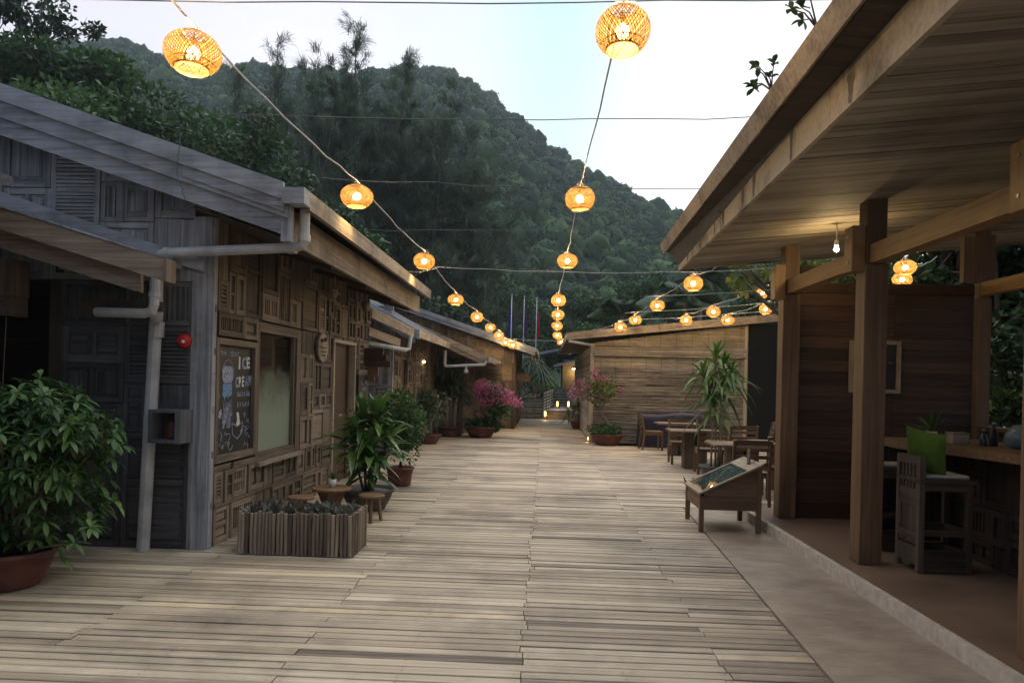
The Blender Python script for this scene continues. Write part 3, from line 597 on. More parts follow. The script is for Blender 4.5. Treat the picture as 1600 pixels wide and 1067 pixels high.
mb = MB(); mb.box(-.26, -.22, 23.44, 31, 2.44, 2.61, .7); mb.box(-.42, -.38, 23.6, 31, 2.25, 2.45, .5); mb.build('eave_board', 'board', hC)
slab_roof(.05, hC, 'porch_roof', -1.46, 2.15, .43, -4.4, 18.9, 23.9)
mb = MB(); zp = lambda x: 2.18+.43*(-1.44-x)
barge(mb, -1.47, zp(-1.47), -4.0, zp(-4.0), 18.84, .16, .03, .5); barge(mb, -1.5, zp(-1.5)-.16, -4.0, zp(-4.0)-.16, 18.87, .12, .03, .2); mb.build('porch_barge_board', 'board', hC)
mb = MB(); mb.box(-1.455, -1.42, 18.84, 23.9, 2.03, 2.18, .75); mb.build('porch_eave_board', 'board', hC)
mb = MB(); patch(mb, Ts(-2.32), (21.3, 23.95, 0, 1.95), rg, big=.6); mb.box(21.3, 23.95, 0, 1.95, -.1, -.03, .1, Ts(-2.32)); mb.box(-2.42, -2.3, 21.2, 21.3, 0, 2.3, .5); patch(mb, Tf(21.22), (-3.05, -2.42, 0, 2.3), rg, big=.5); mb.build('porch_wall', 'brown', hC)
mb = MB(); mb.tube([(-2.55, 18.78, 2.30), (-2.55, 18.78, 1.95), (-2.53, 18.78, 1.90), (-2.45, 18.78, 1.90), (-1.52, 18.78, 1.96), (-1.49, 18.8, 2.05)], .038, 8, .5); mb.tube([(-2.0, 18.78, 1.93), (-2.0, 18.78, 1.78)], .03, 8, .5); mb.lathe([(.06, -.06), (.06, 0), (.03, .03)], (-2.0, 18.78, 1.80), 10); mb.build('gutter_pipe', 'pvc', hC)
def plank_sign(label, x0, x1, y, z0, z1, mat='teak'):
    s = thing('plank_sign', label, 'sign', (x0, y, z0)); mb = MB(); mb.box(x0, x1, y, y+.05, z0, z1, .8); mb.build('board', mat, s)
    for x in (x0+.06, x1-.06): mb = MB(); mb.tube([(x, y+.025, z1-.002), (x, y+.025, z1+.12)], .008, 5); mb.build('hanger', 'metal', s)
plank_sign('orange brown plank sign under the porch roof behind the pink flowers', -1.68, -1.28, 21.4, 1.88, 2.05)
plank_sign('orange brown plank sign sticking out past the corner of the farthest left house', -.93, -.50, 24.6, 1.55, 1.80)
ps = thing('stacked_board_sign', 'dark red brown stepped boards sticking out beyond the first left house door', 'sign', (-2.9, 11.85, 1.7))
mb = MB()
for i, (x1, z) in enumerate(((-2.62, 1.98), (-2.56, 1.88), (-2.50, 1.78))): mb.box(-2.975, x1, 11.85, 11.89, z-.05, z+.049, .2+.1*i)
mb.build('upper_board', 'redwood', ps)
mb = MB(); mb.box(-2.975, -2.72, 11.95, 11.99, 1.58, 1.72, .9); mb.box(-2.975, -2.78, 11.95, 11.985, 1.50, 1.578, .8); mb.build('lower_board', 'teak', ps)

# ================================================================== right pavilion
pv = thing('open_pavilion', 'open sided bar pavilion on the right, wide plank ceiling on brown timber posts', 'pavilion', (4.5, 5, 0))
mb = MB(); mb.prism([(2.50, -4, -.05), (2.46, 4, -.05), (2.42, 8.75, -.05), (2.42, 9.05, -.05), (8, 9.05, -.05), (8, -4, -.05)], (0, 0, .148)); mb.build('floor', 'floor', pv)
mb = MB()
for a, b_ in ((-4, -.6), (-.6, 2.0), (2.0, 4.6), (4.6, 6.9), (6.9, 8.85)):
    xa, xb = 2.50-.0095*(a+1), 2.50-.0095*(b_+1); mb.prism([(xa-.012, a+.004, -.04), (xa+.045, a+.004, -.04), (xb+.045, b_, -.04), (xb-.012, b_, -.04)], (0, 0, .148+random.uniform(-.002, .003)))
mb.build('step_edge', 'nosing', pv)
ex = lambda y: 1.70+.0253*(y-9.5)             # inner fascia line
sz = lambda x: 3.04+.095*(x-1.70)             # ceiling height
mb = MB(); y = 9.45
while y > -4:
    wv = .10; t = random.random()
    for a, b_ in ((ex(y)+.03, 4.1+random.uniform(-.2, .2)), (None, 8.6)):
        if a is None: a = pb
        pb = b_; zj = random.uniform(0, .004)
        mb.beam((a, y-wv/2, sz(a)+.01+zj), (b_-.004, y-wv/2, sz(b_)+.01+zj), wv-.005, .018, tint=min(1, max(0, t*.6+random.random()*.4)))
    y -= wv
mb.build('ceiling', 'soffit', pv)
mb = MB(); mb.prism([(ex(9.5)-.2, 9.56, sz(1.5)+.33), (8.8, 9.56, sz(8.8)+.33), (8.8, 9.56, sz(8.8)+.06), (ex(9.5)-.0, 9.56, sz(1.7)+.06)], (0, -14, 0), .3); mb.build('roof', 'roof', pv)
mb = MB(); ys = [9.6, 7.9, 6.4, 4.2, 1.5, -4]
for a, b_ in zip(ys, ys[1:]):
    mb.prism([(ex(a)-.0, a, 3.03), (ex(a)+.03, a, 3.03), (ex(b_)+.03, b_+.004, 3.03), (ex(b_), b_+.004, 3.03)], (0, 0, .215), random.uniform(.4, .9))
mb.build('inner_fascia', 'fascia', pv)
rs = random.Random(17)
for yc in (8.9, 8.1, 7.35, 6.95, 6.2, 5.85, 4.9, 3.9):
    wd = rs.uniform(.04, .15); pts = []; n_ = 7
    for q in range(n_+1): z = 3.04+.2*q/n_; pts.append((yc-wd*(.35+.65*q/n_)*rs.uniform(.6, 1.1), z))
    for q in range(n_, -1, -1): z = 3.04+.2*q/n_; pts.append((yc+wd*(.35+.65*q/n_)*rs.uniform(.6, 1.1), z))
    mb = MB(); mb.add([(ex(y_)-.0025, y_, z_) for y_, z_ in pts], [(q, q+1, 2*n_-q, 2*n_+1-q) for q in range(n_)]); mb.build('water_stain', 'stainwood', pv)
mb = MB()
for a, b_ in zip([9.7, 6.6, 3.2, -4], [6.6, 3.2, -4]):
    mb.prism([(ex(a)-.19, a, 3.255), (ex(a)-.235, a, 3.38), (ex(a)-.20, a, 3.40), (ex(a)-.155, a, 3.275)], Vector((ex(b_)-ex(a), b_-a+.004, 0)), random.uniform(.35, .7))
mb.build('outer_eave_board', 'board', pv)
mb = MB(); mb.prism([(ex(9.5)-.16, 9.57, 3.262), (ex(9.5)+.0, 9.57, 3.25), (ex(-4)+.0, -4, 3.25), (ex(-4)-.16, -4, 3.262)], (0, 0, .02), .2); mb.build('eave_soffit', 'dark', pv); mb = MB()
mb.prism([(ex(9.5)-.2, 9.58, 3.26), (8.8, 9.58, sz(8.8)+.02), (8.8, 9.58, sz(8.8)+.2), (ex(9.5)-.2, 9.58, 3.39)], (0, .03, 0), .4); mb.prism([(ex(9.5)+.03, 9.46, 3.03), (8.6, 9.46, sz(8.6)-.02), (8.6, 9.46, sz(8.6)+.05), (ex(9.5)+.03, 9.46, 3.1)], (0, .05, 0), .4); mb.build('end_board', 'board', pv)
def post(x, y, zt=3.2, s=.19, z0=.098):
    mb = MB(); mb.box(x-s/2, x+s/2, y-s/2, y+s/2, z0, 2.6, random.uniform(.3, .6)); mb.box(x-s/2+.012, x+s/2-.012, y-s/2+.012, y+s/2-.012, 2.6, zt, .1); return mb.build('post', 'teak', pv, bevel=.006)
PX = 2.74
for y in (8.42, 6.33, 4.10, 2.0): post(PX, y, sz(PX)+.01)
for y in (8.42, 6.33, 4.25): post(4.85, y, sz(4.85)+.01, .14)
mb = MB(); mb.box(PX-.055, PX+.055, -2, 8.42, 2.605, 2.76, .7); mb.build('street_side_beam', 'beamwood', pv)
mb = MB(); mb.box(4.80, 4.90, -2, 8.42, 2.62, 2.77, .65); mb.build('garden_side_beam', 'beamwood', pv)
for y in (8.40, 6.36, 4.12):
    mb = MB(); mb.box(PX-.200, PX-.085, y-.10, y+.06, 2.54, 2.92, .6); mb.build('bracket_block', 'beamwood', pv, bevel=.005)
    for z in (2.62, 2.84):
        mb = MB(); mb.tube([(PX-.206, y-.02, z), (PX-.199, y-.02, z)], .014, 8); mb.build('bolt', 'metal', pv)
mb = MB(); mb.box(4.62, 4.795, 8.37, 8.45, 2.77, 3.28, .5); mb.box(4.9, 4.96, 8.37, 8.47, 2.77, 3.3, .2); mb.build('king_block', 'teak', pv)
mb = MB(); mb.box(2.84, 3.12, 8.36, 8.44, 2.80, 2.92, .1); mb.build('ceiling_bracket', 'dark', pv)
# end wall of boards
mb = MB(); z = .1
while z < 2.60:
    h = random.choice((.13, .15, .17)); h = min(h, 2.62-z); o = random.uniform(0, .006); t = random.random()
    for a, b_ in ((2.84, 3.9), (3.9, 4.76)): mb.box(a, b_-.003, 8.40+o, 8.44, z, z+h-.004, t*.7+random.random()*.3)
    z += h
mb.box(2.84, 4.76, 8.395, 8.46, 2.625, 2.74, .35); mb.box(2.84, 4.76, 8.441, 8.47, .1, 2.62, .05); mb.build('end_wall', 'redwood', pv)
for x_, y_ in ((2.95, 6.0),):
    pass
LC = (2.775, 7.2, 2.89)
cl_ = thing('ceiling_lamp', 'small bare lit bulb hanging under the pavilion ceiling, left of the front post', 'lamp', LC)
mb = MB(); mb.lathe([(.022, .04), (.022, .085), (.006, .095), (.006, .29)], LC, 10); mb.build('socket', 'white', cl_)
mb = MB(); mb.lathe([(0, -.024), (.018, -.012), (.022, .006), (.015, .03), (.012, .042)], LC, 12); mb.build('bulb', 'bulb', cl_, smooth=True)
ld = bpy.data.lights.new('lamp_light', 'POINT'); lo = bpy.data.objects.new('lamp_light', ld); COL.objects.link(lo); ld.energy = 5; ld.color = (1, .72, .34); ld.shadow_soft_size = .03; lo.location = (0, 0, -.06); lo.parent = cl_

# ================================================================== lanterns and their cables
def weave_mesh():
    V = []; Q = []; T = []; rg_ = np.random.default_rng(5); k = 0; n = 54; S = 16; a, c = .150, .118
    def prof(t):                                    # t 0 top .. 1 bottom
        th = R(24)+(R(146)-R(24))*t
        return a*math.sin(th)**.92, c*math.cos(th)
    for sgn in (1, -1):
        for i in range(n):
            ph0 = 2*math.pi*i/n+rg_.normal(0, .02); hw = .0038*rg_.uniform(.8, 1.2); tn = rg_.uniform(.2, .9); off = .0015*sgn
            for s_ in range(S+1):
                t = s_/S; r, z = prof(t); ph = ph0+sgn*t*1.15; r += off*math.cos(s_*math.pi)
                dph = hw/max(r, .02)
                for q in (-1, 1): V.append((r*math.cos(ph+q*dph), r*math.sin(ph+q*dph), z)); T.append(tn)
            for s_ in range(S): Q.append((k+2*s_, k+2*s_+1, k+2*s_+3, k+2*s_+2))
            k += 2*(S+1)
    for (t, hw) in ((0, .006), (1, .007), (.5, .002), (.86, .003)):   # rings
        r, z = prof(t)
        for i in range(33):
            ph = 2*math.pi*i/32
            V += [(r*1.01*math.cos(ph), r*1.01*math.sin(ph), z-hw), (r*1.01*math.cos(ph), r*1.01*math.sin(ph), z+hw)]; T += [.3, .3]
        for i in range(32): Q.append((k+2*i, k+2*i+2, k+2*i+3, k+2*i+1))
        k += 66
    return V, Q, T
LAMP_W = 15.0
def make_lantern(loc, label):
    t = thing('woven_lantern', label, 'lantern', loc, 0, 'woven lanterns strung over the deck')
    np_mesh('shade', *weave_mesh(), 'rattan', t)
    mb = MB(); mb.lathe([(0, -.04), (.02, -.036), (.033, -.022), (.038, -.002), (.033, .018), (.02, .031), (.014, .036)], (0, 0, 0), 16); mb.build('bulb', 'clearbulb', t, True, True)
    mb = MB(); mb.lathe([(.017, .034), (.018, .075), (.008, .085), (.004, .12)], (0, 0, 0), 10); mb.build('socket', 'dark', t, True, True)
    mb = MB()
    for q in (0, 2.1, 4.2): mb.tube([(.055*math.cos(q), .055*math.sin(q), .112), (.022*math.cos(q), .022*math.sin(q), .15), (0, 0, .155)], .0022, 5)
    mb.build('hanger', 'cable', t, False, True)
    ld = bpy.data.lights.new('lantern_light', 'POINT'); lo = bpy.data.objects.new('lantern_light', ld); COL.objects.link(lo)
    ld.energy = LAMP_W; ld.color = (1, .69, .32); ld.shadow_soft_size = .035; lo.parent = t; lo.location = (0, 0, -.01)
    return t
S1 = [(.38, 4.01, 3.46), (.32, 7.5, 3.42), (.30, 10.8, 3.33), (.24, 14.14, 3.125), (.29, 17.5, 3.155), (.32, 20.3, 3.11), (.38, 23.0, 3.02), (.56, 25.6, 2.96), (.73, 27.4, 2.80)]
S2 = [(-1.905, 3.83, 3.25), (-1.89, 7.19, 3.335), (-1.81, 10.8, 3.29), (-1.77, 14.4, 3.125), (-1.61, 17.25, 3.04), (-1.52, 20.3, 3.02), (-1.44, 23.0, 2.995), (-1.33, 25.3, 2.84), (-1.05, 25.5, 2.76)]
S2[-2] = (-1.25, 23.25, 2.77); S2[-1] = (-1.01, 23.3, 2.69); S2[-3] = (-1.4, 22.3, 2.945)
S3 = [(2.35, 11.9, 3.185), (2.27, 15.13, 3.17), (2.15, 17.75, 3.09), (1.86, 18.35, 2.96)]
S4 = [(4.75, 16.4, 3.62), (3.69, 16.4, 3.19), (3.38, 17.9, 3.127)]
S5 = [(5.0, 17.0, 3.335), (4.3, 17.6, 3.12)]
S6 = [(5.14, 10.8, 3.32), (5.43, 11.5, 3.25)]
ORD = ['nearest', 'second nearest', 'third nearest', 'fourth nearest', 'fifth nearest', 'sixth nearest', 'seventh nearest', 'eighth nearest', 'farthest']
where = [(S1, 'on the cable over the middle of the deck'), (S2, 'on the cable beside the left house eaves'), (S3, 'on the leftmost row by the bamboo house roof'),
         (S4, 'on the middle row above the bamboo house roof'), (S5, 'on the right row beside the pavilion post'), (S6, 'hanging beyond the pavilion end wall')]
proto = None
def catenary(a, b_, sag, n=10):
    a = Vector(a); b_ = Vector(b_); return [a.lerp(b_, i/n)-Vector((0, 0, sag*4*(i/n)*(1-i/n))) for i in range(n+1)]
for S_, wtxt in where:
    for i, p in enumerate(S_):
        o_ = ORD[i] if (i < len(S_)-1 or len(S_) == 9) else ('farthest' if len(S_) > 2 else 'farther')
        if len(S_) == 2 and i == 0: o_ = 'nearer'
        lab = 'glowing round woven lantern, %s %s' % (o_, wtxt)
        rz = random.uniform(0, 6)
        if proto is None: proto = make_lantern(p, lab); t = proto
        else: t = dup(proto, p, rz, lab)
        tilt = .06 if p[1] < 8 else .06
        t.scale = (random.gauss(1, .03), random.gauss(1, .03), random.gauss(1, .05)); t.rotation_euler = (random.gauss(0, tilt*.5)-.03, random.gauss(0, tilt*.6)+(.05 if (S_ is S2 and i == 0) else 0), rz)
def cable(label, pts, r, mat, name='lantern_cable', sag=.05, cat='cable', group=None):
    mb = MB(); path = []
    for a, b_ in zip(pts, pts[1:]): c_ = catenary(a, b_, sag); path += c_ if not path else c_[1:]
    path = [p+Vector((random.gauss(0, .006), 0, random.gauss(0, .006))) if 0 < i < len(path)-1 and r > .003 else p for i, p in enumerate(path)]
    mb.tube(path, r, 6); return tag(mb.build(name, mat), label, cat, group)
up = lambda S_, dz=.16: [(x, y, z+dz) for x, y, z in S_]
cable('twisted pale lamp cable running over the middle of the deck', [(.42, 1.0, 3.75)]+up(S1)+[(1.0, 31, 2.9)], .006, 'cable')
cable('twisted pale lamp cable running beside the left house eaves', [(-1.96, 1.2, 3.75)]+up(S2)+[(-.75, 23.42, 2.74)], .006, 'cable')
cable('pale lamp cable slanting down in front of the bamboo house roof', [(2.6, 10.9, 3.36)]+up(S3)+[(1.2, 18.7, 2.90)], .005, 'cable')
cable('pale lamp cable of the middle row above the bamboo house roof', [(5.3, 14.0, 3.9)]+up(S4)+[(3.2, 18.4, 3.2)], .005, 'cable')
cable('pale lamp cable of the right row beside the pavilion post', [(5.4, 14.6, 3.7)]+up(S5)+[(4.0, 18.0, 3.2)], .005, 'cable')
cable('short lamp cable holding the two lanterns beyond the pavilion end wall', [(4.6, 9.6, 3.28)]+up(S6)+[(6.2, 12, 3.7)], .006, 'cable')
wires = [((-3.2, 3.9, 3.585), (1.55, 4.0, 3.63), 'topmost thin wire across the sky at the nearest lanterns'), ((-2.6, 5.6, 3.56), (1.62, 5.7, 3.62), 'thin wire across the sky between the first and second lanterns'),
         ((-2.35, 7.5, 3.60), (1.63, 6.95, 3.40), 'thin wire crossing at the second nearest lanterns'), ((-2.3, 9.2, 3.42), (1.62, 8.8, 3.44), 'thin wire crossing above the third nearest lanterns'),
         ((-2.05, 10.9, 3.15), (-1.63, 11.0, 3.24), 'short wire tying the left cable to the nearest house eave'), ((-1.63, 11.0, 3.24), (2.3, 11.85, 3.36), 'pale wire crossing from the left cable to the short right cable'),
         ((2.3, 11.85, 3.36), (3.8, 11.2, 3.42), 'pale wire running from the short right cable to the pavilion roof'), ((2.0, 15.1, 3.34), (5.5, 14.9, 3.62), 'topmost pale wire over the bamboo house roof'),
         ((1.9, 17.8, 3.26), (5.6, 17.0, 3.55), 'middle pale wire over the bamboo house roof'), ((1.8, 18.4, 3.12), (5.6, 17.6, 3.4), 'lowest pale wire over the bamboo house roof'),
         ((-1.0, 23.4, 2.9), (1.1, 22.5, 2.85), 'pale wire crossing far down the deck before the flag poles')]
for a, b_, lab in wires: cable(lab, [a, b_], .0035 if a[1] < 12 else .0045, 'wire' if a[1] < 10 else 'cable', 'support_wire', .03, 'wire')
lw = cable('loose wire hanging down the first left house barge boards', [(-3.02, 5.9, 3.52), (-3.05, 5.9, 3.2), (-2.98, 5.915, 2.98)], .004, 'wire', 'loose_wire', 0, 'wire')
rw = cable('loose wire hanging down the pavilion inner fascia', [(1.64, 6.97, 3.40), (1.612, 7.0, 3.2), (1.605, 6.9, 3.0)], .004, 'wire', 'loose_wire', 0, 'wire')

# ================================================================== things along the left house
# ice cream chalkboard
cb = thing('chalkboard', 'tall wood framed ice cream chalkboard with chalk drawings, hung on the first left house', 'chalkboard', (WX, 6.95, CB[2]))
B = lambda mb, a, b_, c, d, n0, n1, t=None: mb.box(a, b_, c, d, n0, n1, t, Ts(WX))
y0, y1, z0, z1 = CB; mb = MB(); fw = .058
B(mb, y0, y0+fw, z0, z1, -.005, .056, .4); B(mb, y1-fw, y1, z0, z1, -.005, .053, .5); B(mb, y0+fw, y1-fw, z0, z0+fw*1.1, -.005, .054, .6); B(mb, y0+fw, y1-fw, z1-fw, z1, -.005, .054, .55); mb.build('frame', 'brown', cb)
mb = MB(); B(mb, y0+fw, y1-fw, z0+fw, z1-fw, -.005, .015); B(mb, y0+.1, y1-.1, z0+.1, z1-.1, -.06, -.006); mb.build('panel', 'chalkboard', cb)
def stroke(mb, pts, r=.005):
    mb.tube([(WX+.0165, y0+fw+p[0]*(y1-y0-2*fw), z1-fw-p[1]*(z1-z0-2*fw)) for p in pts], r, 5)
rg2 = random.Random(3)
def letters(name, txt, u, v, size, mat, parent, bold=0, squeeze=1):
    cu = bpy.data.curves.new(name, 'FONT'); cu.body = txt; cu.size = size; cu.offset = bold; cu.extrude = .001
    ob = bpy.data.objects.new(name, cu); COL.objects.link(ob)
    dg = bpy.context.evaluated_depsgraph_get(); me = bpy.data.meshes.new_from_object(ob.evaluated_get(dg)); bpy.data.objects.remove(ob)
    o = root_loc(parent)
    for v_ in me.vertices:
        x, y, z = v_.co; v_.co = Vector((WX+.0175+z, y0+fw+u*(y1-y0-2*fw)+x*squeeze, z1-fw-v*(z1-z0-2*fw)+y))-o
    me.materials.clear(); me.materials.append(M[mat]); ob = bpy.data.objects.new(name, me); COL.objects.link(ob); ob.parent = parent; return ob
letters('lettering', 'I', .60, .21, .16, 'chalk', cb, .006, 1.3); letters('lettering', 'C', .70, .205, .15, 'greychalk', cb, .006, 1.2); letters('lettering', 'E', .83, .20, .15, 'chalk', cb, .006, 1.1)
for i, (ch, mt) in enumerate(zip('CREAM', ('greychalk', 'chalk', 'chalk', 'bluechalk', 'greychalk'))): letters('lettering', ch, .53+.091*i+(.0 if i < 4 else .01), .385-.004*i, .135, mt, cb, .005, .72)
mb = MB()                                                    # script line at the top
sx = lambda t, s_, o: (o[0]+t[0]*s_, o[1]-t[1]*s_)
for u_, word in ((.08, 'How'), (.38, 'about')):
    letters('lettering', word, u_, .095, .085, 'greychalk', cb, 0, .95)
for row, v_ in ((0, .475), (1, .575)):                        # two lines of small figures, too blurred to read
    u_ = .60
    while u_ < .93:
        h = .035+rg2.uniform(-.004, .006); stroke(mb, [(u_, v_), (u_+.006, v_-h), (u_+.012, v_-h*1.3)], .007); 
        if rg2.random() < .6: stroke(mb, [(u_+.02, v_-h*.5), (u_+.045, v_-h*.6), (u_+.04, v_)], .005)
        u_ += rg2.uniform(.055, .085)
mb.build('small_writing', 'greychalk', cb)
def flat(name, pts, mat, n=.0172):
    mb = MB(); mb.prism([(WX+n, y0+fw+p[0]*(y1-y0-2*fw), z1-fw-p[1]*(z1-z0-2*fw)) for p in pts], (.0012, 0, 0)); return fixn(mb.build(name, mat, cb))
flat('drawing', [(.17, .22), (.24, .19), (.40, .19), (.47, .22), (.46, .30), (.42, .345), (.22, .345), (.17, .29)], 'greychalk')
flat('drawing', [(.20, .35), (.43, .35), (.44, .46), (.36, .47), (.345, .50), (.325, .47), (.27, .475), (.255, .52), (.23, .47), (.19, .465)], 'bluechalk')
mb = MB(); stroke(mb, [(.18, .21), (.25, .15), (.33, .135), (.42, .16), (.47, .22)], .004); stroke(mb, [(.32, .2), (.32, .27)], .008)
for i in range(5): stroke(mb, [(.2+.055*i, .50+.01*i), (.33+.02*i, .76)], .004); stroke(mb, [(.43-.05*i, .50+.012*i), (.24-.005*i, .76)], .004)
stroke(mb, [(.09, .33), (.05, .36), (.06, .41)], .007); stroke(mb, [(.05, .42), (.1, .45), (.11, .48)], .007)
stroke(mb, [(.46, .72), (.60, .76), (.76, .72), (.75, .82), (.62, .875), (.48, .83), (.46, .72)], .006)
for i in range(46):
    cx, cy = rg2.uniform(.04, .95), rg2.uniform(.62, .98)
    if .44 < cx < .8 and cy < .88: continue
    p = [(cx, cy)]
    for q in range(rg2.randint(2, 5)): cx = min(.98, max(.02, cx+rg2.gauss(0, .035))); cy = min(.985, max(.6, cy+rg2.gauss(0, .028))); p.append((cx, cy))
    stroke(mb, p, rg2.choice((.0025, .003, .005)))
mb.build('drawing', 'greychalk', cb)
flat('drawing', [(.58, .63), (.63, .62), (.66, .66), (.68, .74), (.61, .755), (.57, .74), (.60, .70)], 'chalk'); flat('drawing', [(.12, .60), (.17, .58), (.19, .63), (.14, .67), (.10, .65)], 'greychalk')
# oval sign
os_ = thing('oval_sign', 'pale oval wood slice sign hung between window and door of the first left house', 'sign', (WX+.06, 9.55, 1.92))
mb = MB(); pts = []
for k in range(22):
    a = 2*math.pi*k/22; pts.append((WX+.052, 9.53+.215*math.cos(a)*(1+random.gauss(0, .02)), 1.93+.19*math.sin(a)*(1+random.gauss(0, .02))))
mb.prism(pts, (.03, 0, 0), .8); fixn(mb.build('slice', 'board', os_))
mb = MB()
for (ya, yb, z, r) in ((9.40, 9.52, 2.02, .012), (9.55, 9.64, 2.04, .014), (9.38, 9.68, 1.93, .007), (9.42, 9.66, 1.88, .006), (9.44, 9.62, 1.83, .006)):
    n = 7; mb.tube([(WX+.083, ya+(yb-ya)*i/n, z+(.02 if r > .01 else .01)*(1 if i % 2 else -1)) for i in range(n+1)], r*.7, 5)
mb.build('burnt_writing', 'dark', os_)
# red alarm bell
ab = thing('alarm_bell', 'round red fire alarm bell on the grey front wall of the first left house', 'alarm bell', (-3.16, 6.33, 1.83))
Bc = (-3.165, 6.345, 1.835); mb = MB()
prof = [(0, .055), (.02, .054), (.045, .045), (.06, .028), (.066, .01), (.066, -.0)]
vs = MB(); vs.lathe(prof, (0, 0, 0), 28); vs.V = [(Bc[0]+v[0], Bc[1]-v[2], Bc[2]+v[1]) for v in vs.V]; fixn(vs.build('gong', 'red', ab, True))
mb.box(Bc[0]-.04, Bc[0]+.04, Bc[1], Bc[1]+.05, Bc[2]-.04, Bc[2]+.04); mb.build('mount', 'metal', ab)
vs = MB(); vs.lathe([(.014, -.002), (.014, .008), (.005, .012)], (0, 0, .053), 12); vs.V = [(Bc[0]+.012+v[0], Bc[1]-v[2], Bc[2]-.008+v[1]) for v in vs.V]; fixn(vs.build('cap', 'white', ab))
# wall box
wb = thing('wall_box', 'open grey wooden box on the front wall of the first left house', 'box', (-3.25, 6.3, 1.05))
mb = MB(); x0, x1, yy, zz0, zz1 = -3.36, -3.075, 6.13, .95, 1.235
mb.box(x0, x0+.03, yy, 6.37, zz0, zz1, .6); mb.box(x1-.055, x1, yy, 6.37, zz0, zz1, .8); mb.box(x0+.03, x1-.055, yy, 6.37, zz0, zz0+.03, .6); mb.box(x0+.03, x1-.055, yy, 6.37, zz1-.025, zz1, .5); mb.box(x0+.03, x1-.055, 6.34, 6.36, zz0+.03, zz1-.025, .1); mb.build('box', 'grey_shaded', wb)
fe = thing('fire_extinguisher', 'short dark red extinguisher standing inside the open wall box', 'extinguisher', (-3.22, 6.26, .98))
mb = MB(); mb.lathe([(.05, 0), (.055, .02), (.055, .13), (.035, .165), (.018, .175), (.018, .2)], (-3.22, 6.26, .981), 14); mb.build('body', 'darkred', fe, True); mb = MB(); mb.box(-3.26, -3.18, 6.24, 6.28, 1.181, 1.197); mb.build('lever', 'rubber', fe)
# small blackboard right of door
sb_ = thing('small_blackboard', 'small black notice board on the wall just past the first left house door', 'notice board', (WX, 11.7, 1.1))
mb = MB(); B(mb, 11.42, 12.05, .95, 1.60, .05, .08); mb.build('board', 'chalkboard', sb_); mb = MB(); B(mb, 11.38, 12.09, 1.601, 1.68, .045, .09, .7); mb.build('rail', 'brown', sb_)
mb = MB()
for i in range(16):
    yy_, zz_ = rg2.uniform(11.5, 11.95), rg2.uniform(1.0, 1.52); mb.tube([(WX+.0825, yy_, zz_), (WX+.0825, yy_+rg2.uniform(.02, .06), zz_+rg2.gauss(0, .03)), (WX+.0825, yy_+.05, zz_-.03)], .006, 5)
mb.build('chalk_marks', 'greychalk', sb_)
# stick planter
pl = thing('stick_planter', 'rectangular planter box clad in upright driftwood sticks, in front of the first left house', 'planter', (-2.12, 6.5, 0))
pa, pb_ = (-2.60, 6.27), (-1.62, 6.27); mb = MB(); rr = random.Random(5)
def stick(x, y): mb.tube([(x+rr.gauss(0, .003), y+rr.gauss(0, .003), .004), (x, y, .2), (x+rr.gauss(0, .003), y+rr.gauss(0, .003), .365+rr.uniform(-.012, .014))], [rr.uniform(.0145, .0185)]*3, 8)
x = -2.60
while x < -1.62: stick(x, 6.27); x += rr.uniform(.030, .038)
y = 6.30
while y < 6.80: stick(-2.605, y); stick(-1.625, y); y += rr.uniform(.030, .037)
x = -2.57
while x < -1.64: stick(x, 6.80); x += rr.uniform(.030, .038)
mb.build('sticks', 'stick', pl)
mb = MB(); mb.box(-2.585, -1.64, 6.29, 6.785, .02, .32); mb.build('soil', 'soil', pl)
f = FOL(21); pts = []; n = 170; Bp = np.stack([f.r.uniform(-2.55, -1.68, n), f.r.uniform(6.33, 6.75, n), np.full(n, .31)], 1); f.lances(Bp, np.stack([f.r.normal(0, .35, n), f.r.normal(0, .35, n), np.ones(n)], 1), f.r.uniform(.10, .17, n), .045, .2, S=4, peak=.4, tint=.5); f.build('succulents', 'snake', pl, local=False)
# low stools and table
def low_stool(x, y, rz, label):
    s = thing('low_stool', label, 'stool', (x, y, 0), rz, 'low round stools by the planter'); mb = MB(); mb.lathe([(.0, .262), (.13, .262), (.142, .27), (.142, .288), (.132, .295), (0, .295)], (0, 0, 0), 20); mb.build('seat', 'teak', s, False, True)
    for q in range(3):
        a = .5+q*2.09; mb = MB(); mb.tube([(.075*math.cos(a), .075*math.sin(a), .262), (.12*math.cos(a), .12*math.sin(a), .003)], [.024, .018], 8); mb.build('leg', 'teak', s, False, True)
    return s
low_stool(-1.83, 7.88, .2, 'low round wooden stool to the right of the little table'); low_stool(-2.52, 7.62, 1.0, 'low round wooden stool half hidden behind the stick planter')
lt = thing('low_table', 'low wooden table with block base carrying a small white pot, by the first left house', 'table', (-2.30, 7.98, 0))
mb = MB(); mb.lathe([(0, .31), (.2, .31), (.215, .32), (.215, .335), (.205, .345), (0, .345)], (-2.30, 7.98, 0), 22); mb.build('top', 'teak', lt); mb = MB(); mb.lathe([(.06, .002), (.08, .10), (.15, .27), (.16, .309)], (-2.30, 7.98, 0), 4); mb.build('base', 'teak', lt)

# ================================================================== potted plants
def pot(t, r, h, mat, rim=.02, foot=.62, fill='soil'):
    mb = MB(); mb.lathe([(r*foot, 0), (r*foot*1.05, .01), (r*.88, h*.55), (r*.96, h*.86), (r*1.04, h*.88), (r*1.06, h), (r*.97, h), (r*.93, h*.86), (0, h*.84)], (0, 0, 0), 28); mb.build('pot', mat, t, True, True)
    mb = MB(); mb.lathe([(r*.94, h*.86), (r*.5, h*.885), (0, h*.89)], (0, 0, 0), 20); mb.build('soil', fill, t, True, True)
def stems(t, lines, mat='bark', name='stem'):
    mb = MB()
    for pts, r in lines: mb.tube(pts, r, 7)
    mb.build(name, mat, t, True, True)
